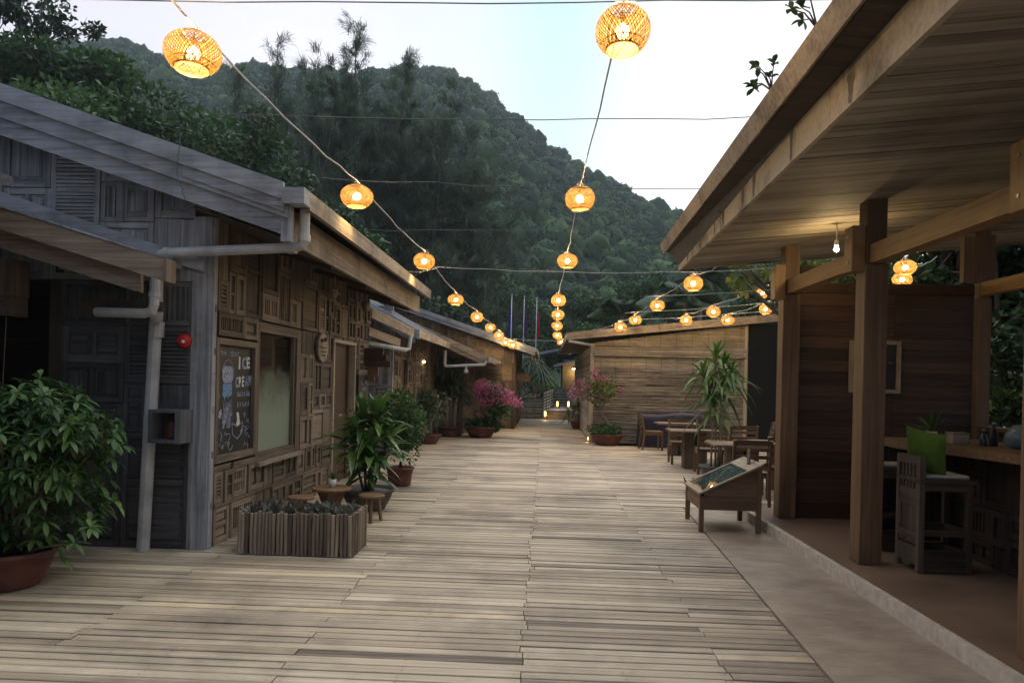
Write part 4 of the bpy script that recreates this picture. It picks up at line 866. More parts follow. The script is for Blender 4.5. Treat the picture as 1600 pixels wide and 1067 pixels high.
# big schefflera in the foreground
t = thing('potted_schefflera', 'large bushy green umbrella plant in a wide clay bowl, bottom left foreground', 'potted plant', (-3.80, 5.12, 0)); pot(t, .30, .27, 'terracotta')
f = FOL(31); lines = []; n = 780
d = unit(f.r.normal(size=(n, 3))*[1, 1, .9]+[0, 0, .25]);  lump = 1+.16*np.sin(d[:, 0]*5+1)*np.sin(d[:, 2]*6+2)+.13*np.sin(d[:, 1]*7+d[:, 2]*5); rad = (f.r.uniform(.42, 1.0, n)*lump)[:, None]
C = np.array([0, 0, .85])+d*rad*[.70, .66, .66]; C[:, 2] = np.maximum(C[:, 2], .24+.1*f.r.random(n)); C[:, 0] += .04*np.sin(C[:, 2]*7)
tin = .45+f.r.normal(0, .14, n)
for k in range(n):
    ax = unit(np.array([d[k, 0], d[k, 1], abs(d[k, 2])*.6+.35])+f.r.normal(0, .25, 3)); e1 = unit(np.cross(ax, [.3, .2, 1])); e2 = np.cross(ax, e1); m_ = f.r.integers(6, 9)
    a = np.linspace(0, 2*np.pi, m_, endpoint=False)+f.r.uniform(0, 6); D_ = np.cos(a)[:, None]*e1+np.sin(a)[:, None]*e2+ax*.28
    f.lances(np.repeat(C[k:k+1], m_, 0), D_, f.r.uniform(.08, .125, m_), f.r.uniform(.032, .043, m_), .25, S=4, tint=np.clip(tin[k]+f.r.normal(0, .2), 0, 1), fold=.18, peak=.6, base_w=.25)
    if k % 5 == 0: lines.append(([(0+d[k, 0]*.06, d[k, 1]*.06, .2), (C[k, 0]*.5, C[k, 1]*.5, .2+(C[k, 2]-.2)*.62), tuple(C[k])], [.012, .008, .004]))
f.build('foliage', 'leaf_mid', t); stems(t, lines)
# glossy dracaena in grey bowl
def strap_plant(t, heads, Ln, W, seed, mat='leaf_gloss', per=30, droop=.5, tint=.5, name='foliage', spread=1.0, S=6):
    f = FOL(seed)
    for (x, y, z, ax) in heads:
        n = per; a = np.arange(n)*2.4+f.r.uniform(0, 6); el = np.linspace(1.35, -.25, n)+f.r.normal(0, .12, n)
        D_ = np.stack([np.cos(a)*np.cos(el)*spread, np.sin(a)*np.cos(el)*spread, np.sin(el)+.12], 1)+np.array(ax)*.4
        B_ = np.array([x, y, z])+np.stack([np.zeros(n), np.zeros(n), np.linspace(.06, -.14, n)], 1)
        f.lances(B_, D_, Ln*f.r.uniform(.7, 1.15, n)*(1-.25*(el > 1.0)), W*f.r.uniform(.8, 1.15, n), droop*f.r.uniform(.6, 1.3, n)*(1-.5*(el > .8)), S=S, tint=np.clip(tint+.25*np.sin(el), 0, 1), fold=.22, peak=.4)
    return f.build(name, mat, t)
t = thing('potted_dracaena', 'glossy strap leaved plant in a wide grey bowl beside the first left house door', 'potted plant', (-2.05, 8.62, 0)); pot(t, .31, .25, 'greypot', fill='gravel')
hd = [(-.08, 0, 1.05, (-.2, 0, 0)), (.10, -.06, 1.08, (.2, -.2, 0)), (.02, .1, .95, (0, .2, 0)), (-.16, -.1, .80, (-.5, -.3, 0)), (.20, .02, .78, (.6, 0, 0)), (.06, -.18, .68, (.1, -.6, 0)), (-.03, -.05, .52, (0, -.2, 0))]
strap_plant(t, hd, .46, .10, 41, per=24, droop=.45, tint=.6); stems(t, [([(x*.25, y*.25, .2), (x*.6, y*.6, z*.55), (x, y, z)], [.018, .014, .011]) for x, y, z, _ in hd], 'bark')
def bush(t, c, rad, n, size, mat, seed, sub=9, tint=.5, trunk=None, aspect=.5, zmin=.1, name='foliage'):
    f = FOL(seed)
    for k in range(sub):
        d = unit(f.r.normal(size=3)); cc = np.array(c)+d*np.array(rad)*.55*f.r.uniform(.5, 1.1); f.blob(cc, np.array(rad)*f.r.uniform(.38, .6), n//sub, size, aspect, tint=np.clip(tint+f.r.normal(0, .12), 0, 1))
    ob = f.build(name, mat, t)
    if trunk: stems(t, trunk, 'palebark' if seed % 2 else 'bark', 'trunk')
    return ob
t = thing('potted_shrub', 'fine leaved green shrub in a round clay pot, just behind the glossy strap leaved plant', 'potted plant', (-2.06, 10.62, 0)); pot(t, .20, .27, 'terracotta', foot=.75)
bush(t, (.0, 0, .95), (.46, .44, .62), 2600, .075, 'leaf_mid', 42, 14, .5, [([(0, 0, .22), (.02, 0, .5), (-.1, .02, .95)], [.02, .016, .006]), ([(0, 0, .22), (.05, 0, .5), (.2, .05, 1.0)], [.018, .014, .006])], .45)
t = thing('potted_shrub', 'airy grey green shrub in a wide clay bowl, in front of the second left house', 'potted plant', (-2.76, 17.66, 0)); pot(t, .31, .23, 'terracotta')
bush(t, (.0, 0, .92), (.56, .5, .52), 2600, .085, 'leaf_grey', 43, 16, .5, [([(-.02, 0, .2), (-.05, 0, .5), (-.3, 0, 1.0)], [.03, .02, .008]), ([(.03, 0, .2), (.06, 0, .5), (.3, .05, 1.05)], [.028, .018, .008]), ([(0, 0, .2), (.02, .05, .6), (.05, .1, 1.2)], [.02, .016, .006])], .4)
t = thing('potted_dracaena', 'tall dark narrow leaved plant on two pale trunks before the farthest left house', 'potted plant', (-2.56, 20.25, 0)); pot(t, .36, .26, 'terracotta', foot=.85)
hd = [(-.12, 0, 1.25, (-.5, 0, 0)), (.18, 0, 1.55, (.3, -.2, 0)), (.02, .05, 1.85, (0, 0, .3)), (.30, .05, 1.15, (.6, 0, 0)), (-.3, .05, 1.5, (-.5, 0, .2)), (-.5, 0, 1.3, (-.7, 0, 0)), (.1, -.2, 1.35, (0, -.6, 0))]
strap_plant(t, hd, .58, .05, 44, 'leaf_dark', 46, .5, .5); stems(t, [([(-.1, 0, .2), (-.1, 0, .9), (-.12, 0, 1.25)], [.06, .05, .03]), ([(.1, 0, .2), (.13, 0, .9), (.18, 0, 1.55)], [.065, .055, .03]), ([(.0, .08, .2), (0, .08, 1.0), (.02, .05, 1.85)], [.05, .04, .02])], 'palebark', 'trunk')
# bougainvillea, left (dense pink) and right (thin, few flowers)
t = thing('potted_bougainvillea', 'pink flowering bougainvillea over low green plants in a clay bowl, before the farthest left house', 'potted plant', (-1.70, 20.1, 0)); pot(t, .44, .30, 'terracotta')
bush(t, (.0, 0, .38), (.58, .5, .22), 1500, .11, 'leaf_dark', 45, 10, .4, name='undergrowth')
bush(t, (.52, .1, .80), (.45, .4, .34), 1100, .10, 'leaf_mid', 46, 8, .5)
f = FOL(47)
for (c, rad, n) in (((.18, 0, 1.38), (.42, .38, .30), 640), ((-.06, 0, 1.22), (.30, .3, .26), 290), ((.62, 0, 1.10), (.36, .3, .24), 430), ((.3, -.1, 1.02), (.45, .3, .2), 280), ((.95, 0, .98), (.18, .18, .16), 110), ((-.02, -.1, .62), (.12, .1, .1), 40)):
    for k in range(7):
        d_ = unit(f.r.normal(size=3))*np.array(rad)*.6; f.blob(np.array(c)+d_, np.array(rad)*.5, n//7, .062, .8, tint=f.r.uniform(.3, .75))
f.build('flowers', 'pink', t)
bush(t, (.28, 0, 1.22), (.55, .45, .36), 700, .07, 'leaf_dark', 48, 12, .5, [([(0, 0, .25), (.05, 0, .6), (-.02, 0, .85), (.15, 0, 1.3)], [.04, .03, .025, .01]), ([(.0, 0, .6), (.3, 0, .9), (.6, 0, 1.1)], [.025, .018, .008])], name='leaves')
t = thing('potted_bougainvillea', 'thin bougainvillea with crooked trunk and few magenta flowers, in a bowl by the bamboo house', 'potted plant', (1.62, 18.72, 0)); pot(t, .42, .28, 'terracotta')
bush(t, (.0, 0, .36), (.56, .5, .16), 1700, .07, 'leaf_mid', 51, 12, .35, name='undergrowth')
bush(t, (-.32, 0, 1.42), (.68, .5, .44), 1000, .08, 'leaf_yellow', 52, 16, .25, [([(.12, 0, .22), (-.02, 0, .6), (-.2, .02, .85), (-.18, 0, 1.15), (-.3, 0, 1.5)], [.05, .042, .036, .028, .01]), ([(-.2, .02, .85), (-.05, 0, 1.1), (.15, 0, 1.5)], [.03, .02, .008]), ([(-.18, 0, 1.15), (-.6, 0, 1.3), (-.85, .1, 1.45)], [.025, .016, .006]), ([(-.2, .05, .9), (-.5, .1, 1.2), (-.55, .1, 1.7)], [.02, .014, .006])], name='leaves')
f = FOL(53)
for (c, rad, n) in (((-.20, 0, 1.66), (.22, .2, .12), 150), ((-.6, 0, 1.5), (.3, .25, .22), 80), ((-.85, 0, 1.3), (.2, .2, .2), 50), ((.28, 0, 1.35), (.14, .14, .12), 45), ((-.45, 0, 1.3), (.4, .3, .25), 80), ((-.35, 0, 1.85), (.15, .1, .1), 40)): f.blob(c, rad, n, .058, .8, tint=f.r.uniform(.3, .6), shell=.2)
f.build('flowers', 'pink', t)
t = thing('potted_shrub', 'yellowish upright plant in a small clay bowl at the far corner of the bamboo house', 'potted plant', (1.17, 24.95, 0)); pot(t, .26, .27, 'terracotta')
strap_plant(t, [(0, 0, .75, (0, 0, .3)), (-.15, 0, .6, (-.4, 0, 0)), (.15, .05, .95, (.2, 0, .2)), (-.3, 0, .45, (-.6, 0, 0)), (.1, 0, 1.25, (0, 0, 0))], .42, .055, 54, 'leaf_yellow', 26, .5, .3); stems(t, [([(x*.3, 0, .22), (x, 0, z)], [.02, .012]) for x, z in ((0, .75), (.15, .95), (-.15, .6), (.1, 1.25))])
t = thing('potted_dracaena', 'tall thin stemmed corn plant with drooping leaves among the tables', 'potted plant', (2.86, 12.35, 0)); pot(t, .24, .24, 'greypot')
hd = [(-.02, 0, 2.02, (0, 0, .2)), (-.22, .03, 1.72, (-.4, 0, 0)), (.24, .02, 1.74, (.4, 0, 0)), (.06, -.1, 1.55, (.1, -.4, 0)), (-.12, -.05, 1.42, (-.3, -.3, 0)), (.14, .1, 1.88, (.3, 0, 0)), (-.06, -.08, 1.20, (0, -.3, -.2))]
strap_plant(t, hd, .54, .066, 55, 'leaf_bright', 22, .75, .4); stems(t, [([(-.06, 0, .2), (-.05, 0, .9), (-.22, .03, 1.72)], [.018, .016, .01]), ([(.02, .02, .2), (0, 0, 1.0), (-.02, 0, 2.0)], [.02, .017, .01]), ([(.08, 0, .2), (.12, 0, .9), (.24, .02, 1.74)], [.018, .015, .01]), ([(.04, -.04, .2), (.07, -.06, .9), (.06, -.1, 1.5)], [.016, .013, .01])], 'palebark')
t = thing('bromeliad', 'low clump of bronze purple spiky leaves on the deck, beside the glass display case', 'plant', (2.30, 11.0, 0)); f = FOL(56); n = 90; a = np.arange(n)*2.4; el = f.r.uniform(.05, 1.3, n); f.lances(np.zeros((n, 3))+[0, 0, .04]+f.r.normal(0, .06, (n, 3))*[1, 1, .1], np.stack([np.cos(a)*np.cos(el), np.sin(a)*np.cos(el), np.sin(el)], 1), f.r.uniform(.16, .27, n), .04, .3, S=4, peak=.3); f.build('leaves', 'bronze', t)
def tiny_pot(x, y, z, label, mat, leafmat, seed, L_=.13, r=.045, h=.09, W=.022, n=13):
    t = thing('small_pot_plant', label, 'potted plant', (x, y, z)); mb = MB(); mb.lathe([(r*.7, 0), (r, h), (r*.9, h), (r*.85, h*.9), (0, h*.88)], (0, 0, 0), 18); mb.build('pot', mat, t, True, True)
    f = FOL(seed); a = np.arange(n)*2.4; el = f.r.uniform(.3, 1.35, n); f.lances(np.zeros((n, 3))+[0, 0, h*.9], np.stack([np.cos(a)*np.cos(el), np.sin(a)*np.cos(el), np.sin(el)], 1), f.r.uniform(.7, 1.1, n)*L_, W, .3, S=4, peak=.3); f.build('leaves', leafmat, t)
tiny_pot(-2.28, 7.95, .345, 'small white pot of aloe on the low round table', 'ceramic', 'leaf_grey', 61, .17)
tiny_pot(3.43, 6.66, 1.10, 'small white pot with long arching leaves on the bar counter', 'ceramic', 'leaf_bright', 62, .30, .05, .10, .03)

# ================================================================== glass display case
dc = thing('display_case', 'low wooden display case with a sloping dark glass lid, standing on the concrete path', 'display case', (2.0, 8.28, 0))
xa, xb, ya, yb = 1.685, 2.33, 7.90, 8.68; zl, zh, zb0 = .40, .715, .235
for x, y, z in ((xa+.022, ya+.022, zl-.02), (xb-.022, ya+.022, zh-.005), (xa+.022, yb-.022, zl-.02), (xb-.022, yb-.022, zh-.005)):
    mb = MB(); mb.box(x-.024, x+.024, y-.024, y+.024, .003, z, random.uniform(.3, .6)); mb.build('leg', 'chair', dc)
mb = MB(); sl = (zh-zl)/(xb-xa)
for y, dy in ((ya+.008, .018), (yb-.026, .018)):
    hs = [zb0, zb0+.145, zb0+.29, zh+.3]
    zt = lambda x: min(zh-.008, zl-.012+sl*(x-xa))
    for i in range(3):
        lo, hi = hs[i]+.0015, hs[i+1]-.0015
        xs = [xa+.046, xb-.14, xb-.046]; cross = xa+(hi-zl+.012)/sl
        top = []
        for x in sorted(set([xs[0], xs[1], xs[2]]+([cross] if xs[0] < cross < xs[2] else [])+([xa+(lo-zl+.012)/sl] if xs[0] < xa+(lo-zl+.012)/sl < xs[2] else []))):
            top.append((x, max(lo, min(hi, zt(x)))))
        top = [p for p in top if True]
        st = next((k for k in range(len(top)) if top[k][1] > lo+1e-4), None)
        if st is None: continue
        st = max(0, st-1); top = top[st:]
        poly = [(x, y, z) for x, z in top]+[(top[-1][0], y, lo), (top[0][0], y, lo)]
        cl2 = [poly[0]]
        for p in poly[1:]:
            if (Vector(p)-Vector(cl2[-1])).length > 1e-4: cl2.append(p)
        if (Vector(cl2[0])-Vector(cl2[-1])).length < 1e-4: cl2.pop()
        if len(cl2) > 2: mb.prism(cl2, (0, dy, 0), random.uniform(.2, .7))
mb.box(xa+.008, xa+.026, ya+.046, yb-.046, zb0, zl-.06, .7); mb.box(xa+.008, xa+.026, ya+.046, yb-.046, zl-.057, zl-.012, .5)
for i in range(3): mb.box(xb-.026, xb-.008, ya+.046, yb-.046, zb0+.165*i, zb0+.162+.165*i, .4)
mb.box(xa+.03, xb-.03, ya+.03, yb-.03, zb0+.01, zb0+.03, .3); fixn(mb.build('side_panel', 'chair', dc))
mb = MB(); T_ = lambda v: (xa+v[0], v[1], zl+sl*v[0]+v[2]); wd = xb-.14-xa
mb.box(-.012, .035, ya-.012, yb+.012, 0, .022, .8, T_); mb.box(.035, wd, ya-.012, ya+.028, 0, .021, .7, T_); mb.box(.035, wd, yb-.028, yb+.012, 0, .021, .7, T_); mb.box(wd, xb-xa+.012, ya-.012, yb+.012, 0, .0225, .95, T_); mb.build('lid_frame', 'board', dc)
mb = MB(); mb.box(.035, wd-.002, ya+.028, yb-.028, .004, .014, .5, T_); mb.build('glass_lid', 'darkglass', dc)
mb = MB(); c_ = (xb-.06, 8.2, zl+sl*(xb-.06-xa)+.018); mb.box(c_[0]-.012, c_[0]+.012, c_[1]-.05, c_[1]+.05, c_[2], c_[2]+.015, .5); pts = [(c_[0]-.008, c_[1]+.055*math.cos(2*math.pi*k/16), c_[2]+.09+.08*math.sin(2*math.pi*k/16)) for k in range(16)]; mb.prism(pts, (.014, 0, 0), .6); fixn(mb.build('paddle_handle', 'brown', dc))

# ================================================================== tables, chairs, covered furniture
def make_chair(loc, rz, label):                     # faces local +x
    t = thing('garden_chair', label, 'chair', loc, rz, 'slatted wooden chairs around the dining tables'); w_, d_ = .46, .44
    for sx_, sy_ in ((1, 1), (1, -1)): mb = MB(); mb.box(sx_*d_/2-.045, sx_*d_/2, sy_*w_/2-.0225, sy_*w_/2+.0225, 0, .425); mb.build('leg', 'chair', t, local=True)
    for sy_ in (1, -1): mb = MB(); mb.tube([(-d_/2-.05, sy_*w_/2, 0), (-d_/2, sy_*w_/2, .42), (-d_/2-.09, sy_*w_/2, .87)], .027, 4); mb.build('leg', 'chair', t, local=True)
    mb = MB()
    for i in range(5): mb.box(-d_/2+.03+i*.083, -d_/2+.03+i*.083+.076, -w_/2-.01, w_/2+.01, .426, .446)
    mb.build('seat', 'chair', t, local=True)
    mb = MB(); mb.box(-d_/2, d_/2-.02, w_/2-.012, w_/2+.010, .36, .42); mb.box(-d_/2, d_/2-.02, -w_/2-.010, -w_/2+.012, .36, .42); mb.box(d_/2-.035, d_/2-.012, -w_/2+.02, w_/2-.02, .36, .42); mb.build('seat_frame', 'chair', t, local=True)
    mb = MB()
    for z, h in ((.55, .05), (.65, .05), (.75, .05), (.835, .07)): x = -d_/2-.2*(z-.42); mb.box(x-.01, x+.01, -w_/2+.02, w_/2-.02, z-h/2, z+h/2)
    mb.build('backrest', 'chair', t, local=True); return t
CH = [((2.62, 17.78, 0), .05, 'slatted wooden chair seen from the side in front of the purple tarpaulin'), ((2.78, 14.75, 0), -1.6, 'slatted wooden chair facing the camera behind the left dining table'),
      ((2.98, 13.25, 0), 1.5, 'slatted wooden chair with its back to the camera behind the corn plant'), ((3.52, 13.4, 0), 1.62, 'slatted wooden chair with its back to the camera right of the corn plant'),
      ((2.70, 9.85, 0), 1.55, 'nearest slatted wooden chair, its back showing above the display case lid'), ((3.38, 10.55, 0), 1.45, 'slatted wooden chair with its back to the camera beside the pavilion post'),
      ((4.32, 15.0, 0), 2.7, 'slatted wooden chair turned sideways in front of the black screen'), ((3.5, 15.3, 0), -1.4, 'slatted wooden chair facing the camera before the bamboo wall, right of the tarpaulin')]
c0 = make_chair(*CH[0])
for loc, rz, lab in CH[1:]: dup(c0, loc, rz, lab)
def make_table(loc, label):
    t = thing('dining_table', label, 'table', loc, 0, 'dining tables on the deck'); mb = MB(); mb.box(-.48, .48, -.40, .40, .685, .72); mb.build('top', 'floor', t, local=True, bevel=.006)
    mb = MB(); mb.box(-.2, -.02, -.15, .15, .0, .683); mb.box(.02, .2, -.15, .15, 0, .683); mb.build('pedestal', 'dark', t, local=True); return t
t0 = make_table((2.85, 14.0, 0), 'square dining table to the left of the corn plant stems'); dup(t0, (3.0, 16.5, 0), .03, 'square dining table just in front of the purple tarpaulin'); dup(t0, (2.95, 11.0, 0), -.02, 'square dining table behind the glass display case'); dup(t0, (3.72, 11.5, 0), 0, 'square dining table half hidden behind the pavilion end post')
def cover():
    V = []; Q = []; T = []; nx, ny, nz = 26, 12, 10; rg_ = np.random.default_rng(3)
    W_, D_, H_ = 1.75, .8, .86; ring = []
    per = []
    for i in range(nx): per.append((i/nx, 0))
    for i in range(ny): per.append((1, i/ny))
    for i in range(nx): per.append((1-i/nx, 1))
    for i in range(ny): per.append((0, 1-i/ny))
    P = len(per); ph = rg_.uniform(0, 6, 8)
    for k in range(nz+1):
        z = H_*k/nz
        for j, (a, b_) in enumerate(per):
            s_ = 2*math.pi*j/P; fold = .022*(1-z/H_*.75)*(math.sin(11*s_+ph[0])+.7*math.sin(19*s_+ph[1]+z*2)+.5*math.sin(31*s_+ph[2]-z*3))
            inset = .07*max(0, (z/H_-.86)/.14)**2
            x = (a-.5)*W_; y = (b_-.5)*D_; r_ = math.hypot(x/W_, y/D_); f_ = 1+fold/.6-inset*1.3
            zz = z-(.05*math.sin(a*5+1)+.06*(a > .35)*(a-.35))*(z/H_)**3
            V.append((x*f_, y*f_, zz)); T.append(.5)
    for k in range(nz):
        for j in range(P): Q.append((k*P+j, k*P+(j+1) % P, (k+1)*P+(j+1) % P, (k+1)*P+j))
    base = nz*P; c1 = len(V)
    for g in range(1, 5):
        for j in range(P): v = V[base+j]; q = 1-g/5; V.append((v[0]*q, v[1]*q, v[2]+.012*math.sin(g+j*.5))); T.append(.5)
        pb2 = base if g == 1 else c1+(g-2)*P; cb2 = c1+(g-1)*P
        for j in range(P): Q.append((pb2+j, pb2+(j+1) % P, cb2+(j+1) % P, cb2+j))
    lb = c1+3*P; V.append((0, 0, H_-.02)); T.append(.5); ci = len(V)-1
    for j in range(0, P, 2): Q.append((lb+j, lb+(j+1) % P, lb+(j+2) % P, ci))
    return V, Q, T
cv = np_mesh('covered_furniture', *cover(), 'tarp', None, True); cv.location = (3.28, 18.62, .003); cv.rotation_euler = (0, 0, -.1); tag(cv, 'dark purple tarpaulin draped over stacked furniture against the bamboo wall', 'tarpaulin')

# ================================================================== bar, stools, counter things
br = thing('bar_counter', 'bar counter with thick orange brown plank top and dark panelled front inside the pavilion', 'bar', (3.9, 5.2, .1))
mb = MB(); Tb = lambda v: (3.80-v[2], 7.1-v[0], v[1]); patch(mb, Tb, (0, 5.5, .1, 1.025), random.Random(9), big=.55, tone=.25); mb.box(3.81, 3.9, 1.6, 7.1, .1, 1.025, .1); mb.box(3.2, 3.9, 7.1, 7.16, .1, 1.025, .1); mb.build('front_panel', 'dark', br)
mb = MB(); mb.prism([(3.2, 6.78, 1.03), (3.32, 6.46, 1.03), (3.52, 5.5, 1.03), (3.52, 1.6, 1.03), (3.86, 1.6, 1.03), (3.86, 7.3, 1.03), (3.25, 7.3, 1.03)], (0, 0, .07), .6); mb.prism([(3.864, 1.6, 1.03), (4.2, 1.6, 1.03), (4.2, 7.3, 1.03), (3.864, 7.3, 1.03)], (0, 0, .069), .4); fixn(mb.build('counter_top', 'teak', br))
pw = MB(); pw.box(4.81, 4.89, 2, 8.3, .1, 1.14, .2); pw.build('half_wall', 'dark', pv); pw = MB(); pw.box(4.74, 4.94, 2, 8.3, 1.142, 1.185, .7); pw.build('half_wall_cap', 'teak', pv)
def make_stool(loc, rz, label):
    t = thing('bar_stool', label, 'bar stool', loc, rz, 'high wooden bar stools'); A = .42; b_ = MB(); bx = lambda mb, *a: mb.box(*a)
    # back plane at x=0, seat towards +x ; z from the floor
    for y in (0, .34): mb = MB(); mb.box(0, .045, y, y+.045, 0, .93); mb.build('leg', 'stool', t, local=True)
    for y in (0, .34): mb = MB(); mb.box(A-.045, A, y, y+.045, 0, .72); mb.build('leg', 'dark', t, local=True)
    mb = MB(); mb.box(0, .045, .0451, .3399, .86, .93); mb.box(.005, .04, .0451, .3399, .60, .66)
    for i in range(5): mb.box(.012, .032, .066+i*.056, .092+i*.056, .66, .86)
    mb.build('backrest', 'stool', t, local=True)
    mb = MB(); mb.box(.008, .03, .045, .34, .22, .60, .5); mb.box(.0, .038, .045, .34, .52, .57, .6); mb.box(.0, .038, .045, .34, .26, .32, .6); mb.box(.0, .038, .05, .08, .32, .52, .5); mb.box(0, .038, .30, .335, .32, .52, .5); mb.prism([(0, .045, .20), (0, .045, .06), (0, .12, .06), (0, .15, .03), (0, .24, .03), (0, .27, .06), (0, .34, .06), (0, .34, .20)], (.035, 0, 0), .6); mb.build('back_panel', 'stool', t, local=True)
    mb = MB(); mb.box(-.0, A+.02, -.01, .395, .722, .752); mb.build('seat', 'stool', t, local=True)
    for y in (.005, .35):
        for (z0_, z1_, i_) in ((.01, .19, 0), (.66, .72, 0), (.30, .35, .004)): mb = MB(); mb.box(.046, A-.046, y+i_, y+.03-i_, z0_, z1_); mb.build('side_rail', 'dark', t, local=True)
    for (z0_, z1_) in ((.30, .35), (.02, .17)): mb = MB(); mb.box(A-.04, A-.01, .046, .339, z0_, z1_); mb.build('front_rail', 'dark', t, local=True)
    mb = MB(); mb.box(.06, A-.01, .03, .36, .753, .785); mb.build('seat_pad', 'cushion', t, local=True, bevel=.012); return t
s0 = make_stool((3.01, 6.0, .098), 0, 'high wooden bar stool with a lime green cushion, right of the front pavilion post'); dup(s0, (3.03, 6.80, .098), 0, 'high wooden bar stool half hidden behind the front pavilion post')
V = []; Q = []; n = 12
for sgn in (1, -1):
    for i in range(n+1):
        for j in range(n+1):
            a, b_ = i/n*2-1, j/n*2-1; th_ = .055*(max(0, 1-a**4)*max(0, 1-b_**4))**.5; pin = 1-.10*(1-abs(a))*0-.08*(1-a*a)*abs(b_)**3
            V.append((sgn*th_, a*.19*(1-.07*(1-b_*b_)), b_*.19*(1-.07*(1-a*a))))
k = (n+1)**2
for s_ in range(2):
    for i in range(n):
        for j in range(n): q = (s_*k+i*(n+1)+j, s_*k+i*(n+1)+j+1, s_*k+(i+1)*(n+1)+j+1, s_*k+(i+1)*(n+1)+j); Q.append(q if s_ else q[::-1])
cu_ = np_mesh('cushion', V, Q, [.5]*len(V), 'green', None, True); cu_.location = (3.15, 6.19, 1.055); cu_.rotation_euler = (.15, -.22, .38); tag(cu_, 'lime green square cushion leaning on the bar stool backrest', 'cushion')
tb = thing('tissue_box', 'small pale wooden box on the bar counter beside the arching plant', 'box', (3.62, 6.62, 1.1)); mb = MB(); mb.box(3.56, 3.70, 6.55, 6.67, 1.1, 1.185, .5); mb.build('body', 'pale', tb, bevel=.004); mb = MB(); mb.box(3.555, 3.705, 6.545, 6.675, 1.186, 1.20, .7); mb.build('lid', 'board', tb)
def bottle(x, y, h, r, mat, label, name='bottle'):
    t = thing(name, label, name.replace('_', ' '), (x, y, 1.1)); mb = MB(); mb.lathe([(r*.95, 0), (r, .01), (r, h*.6), (r*.4, h*.75), (r*.36, h*.94)], (0, 0, 0), 14); mb.build('body', mat, t, True, True); mb = MB(); mb.lathe([(r*.42, h*.94), (r*.42, h), (0, h)], (0, 0, 0), 12); mb.build('cap', 'metal', t, False, True)
bottle(3.74, 6.42, .14, .03, 'darkglass', 'short dark bottle on the counter right of the pale box'); bottle(3.84, 6.45, .20, .035, 'rubber', 'taller black bottle on the counter beside the blue grey sack')
sk = FOL(1); t = thing('plastic_sack', 'slumped blue grey plastic sack on the bar counter', 'sack', (3.98, 6.2, 1.1)); mb = MB(); mb.lathe([(.13, 0), (.17, .04), (.16, .12), (.11, .19), (.04, .205), (0, .2)], (0, 0, 0), 22, None, 1.1, .8); mb.V = [(v[0]+.015*math.sin(v[2]*40+v[1]*30), v[1]+.012*math.sin(v[0]*35), v[2]) for v in mb.V]; mb.build('sack', 'bluebag', t, True, True); mb = MB(); mb.tube([(0, 0, .19), (.02, 0, .23), (.04, .01, .22)], [.03, .02, .03], 8); mb.build('knot', 'bluebag', t, True, True)
jr = thing('jar', 'round pale glazed jar on the bar counter at the right edge', 'jar', (3.98, 5.88, 1.1)); mb = MB(); mb.lathe([(.06, 0), (.085, .05), (.085, .11), (.06, .16), (.05, .165)], (0, 0, 0), 20); mb.build('body', 'ceramic', jr, True, True); mb = MB(); mb.lathe([(.055, .166), (.05, .185), (.012, .19), (.014, .21), (0, .212)], (0, 0, 0), 16); mb.build('lid', 'ceramic', jr, True, True)
pf = thing('framed_menu', 'narrow framed blackboard on the dark end wall behind the pavilion post', 'menu board', (3.66, 8.37, 1.5)); mb = MB(); mb.box(3.40, 3.445, 8.34, 8.39, 1.52, 2.10, .7); mb.box(3.905, 3.95, 8.34, 8.39, 1.52, 2.10, .7); mb.box(3.445, 3.905, 8.342, 8.39, 2.06, 2.10, .7); mb.box(3.445, 3.905, 8.342, 8.39, 1.52, 1.56, .7); mb.build('frame', 'board', pf); mb = MB(); mb.box(3.445, 3.905, 8.36, 8.38, 1.56, 2.06); mb.build('panel', 'chalkboard', pf)
mb = MB()
for i in range(12): a, z = rg2.uniform(3.5, 3.85), rg2.uniform(1.62, 2.0); mb.tube([(a, 8.3588, z), (a+rg2.uniform(.02, .05), 8.3588, z+rg2.gauss(0, .02)), (a+.04, 8.3588, z-.02)], .003, 5)
mb.build('chalk_marks', 'greychalk', pf)

# ================================================================== bamboo clad house
bh = thing('bamboo_house', 'low house clad in horizontal split bamboo, long sloping eave board, right side of the deck', 'house', (4, 24, 0))
A0 = Vector((1.30, 19.45, 0)); A1 = Vector((5.10, 18.9, 0)); du = (A1-A0).normalized(); dn = Vector((du.y, -du.x, 0)); LW = (A1-A0).length
Tw = lambda u, z, n=0: tuple(A0+du*u+dn*n+Vector((0, 0, z)))
ztop = lambda u: 2.62+.135*u
def slats(z0, z1, pitch, r, tint, jit, dy=0):
    mb = MB(); z = z0
    while z < z1:
        ua = 0 if z < ztop(0) else (z-2.62)/.135
        u = ua-random.uniform(0, .5); rowt = random.gauss(tint, .12)
        while u < LW:
            ln = random.uniform(.5, 1.7); a, b_ = max(u, ua), min(u+ln, LW)
            if b_-a > .05:
                m_ = max(2, int((b_-a)/.45)); off = random.gauss(0, jit)
                rr_ = r*random.uniform(.75, 1.15)
                mb.tube([Tw(a+(b_-a)*i/m_, z+off+random.gauss(0, jit*.5), dy+random.gauss(0, .003)) for i in range(m_+1)], rr_, 6, min(1, max(0, rowt+random.gauss(0, .18))))
            u += ln
        z += pitch*random.uniform(.9, 1.1)
    return mb
mb = slats(.02, 1.96, .030, .0165, .42, .004); mb.build('bamboo_wall', 'bamboogrey', bh)
mb = slats(1.96, 3.14, .019, .0105, .7, .0015); u = .3
mb.build('bamboo_blind', 'bamboo', bh)
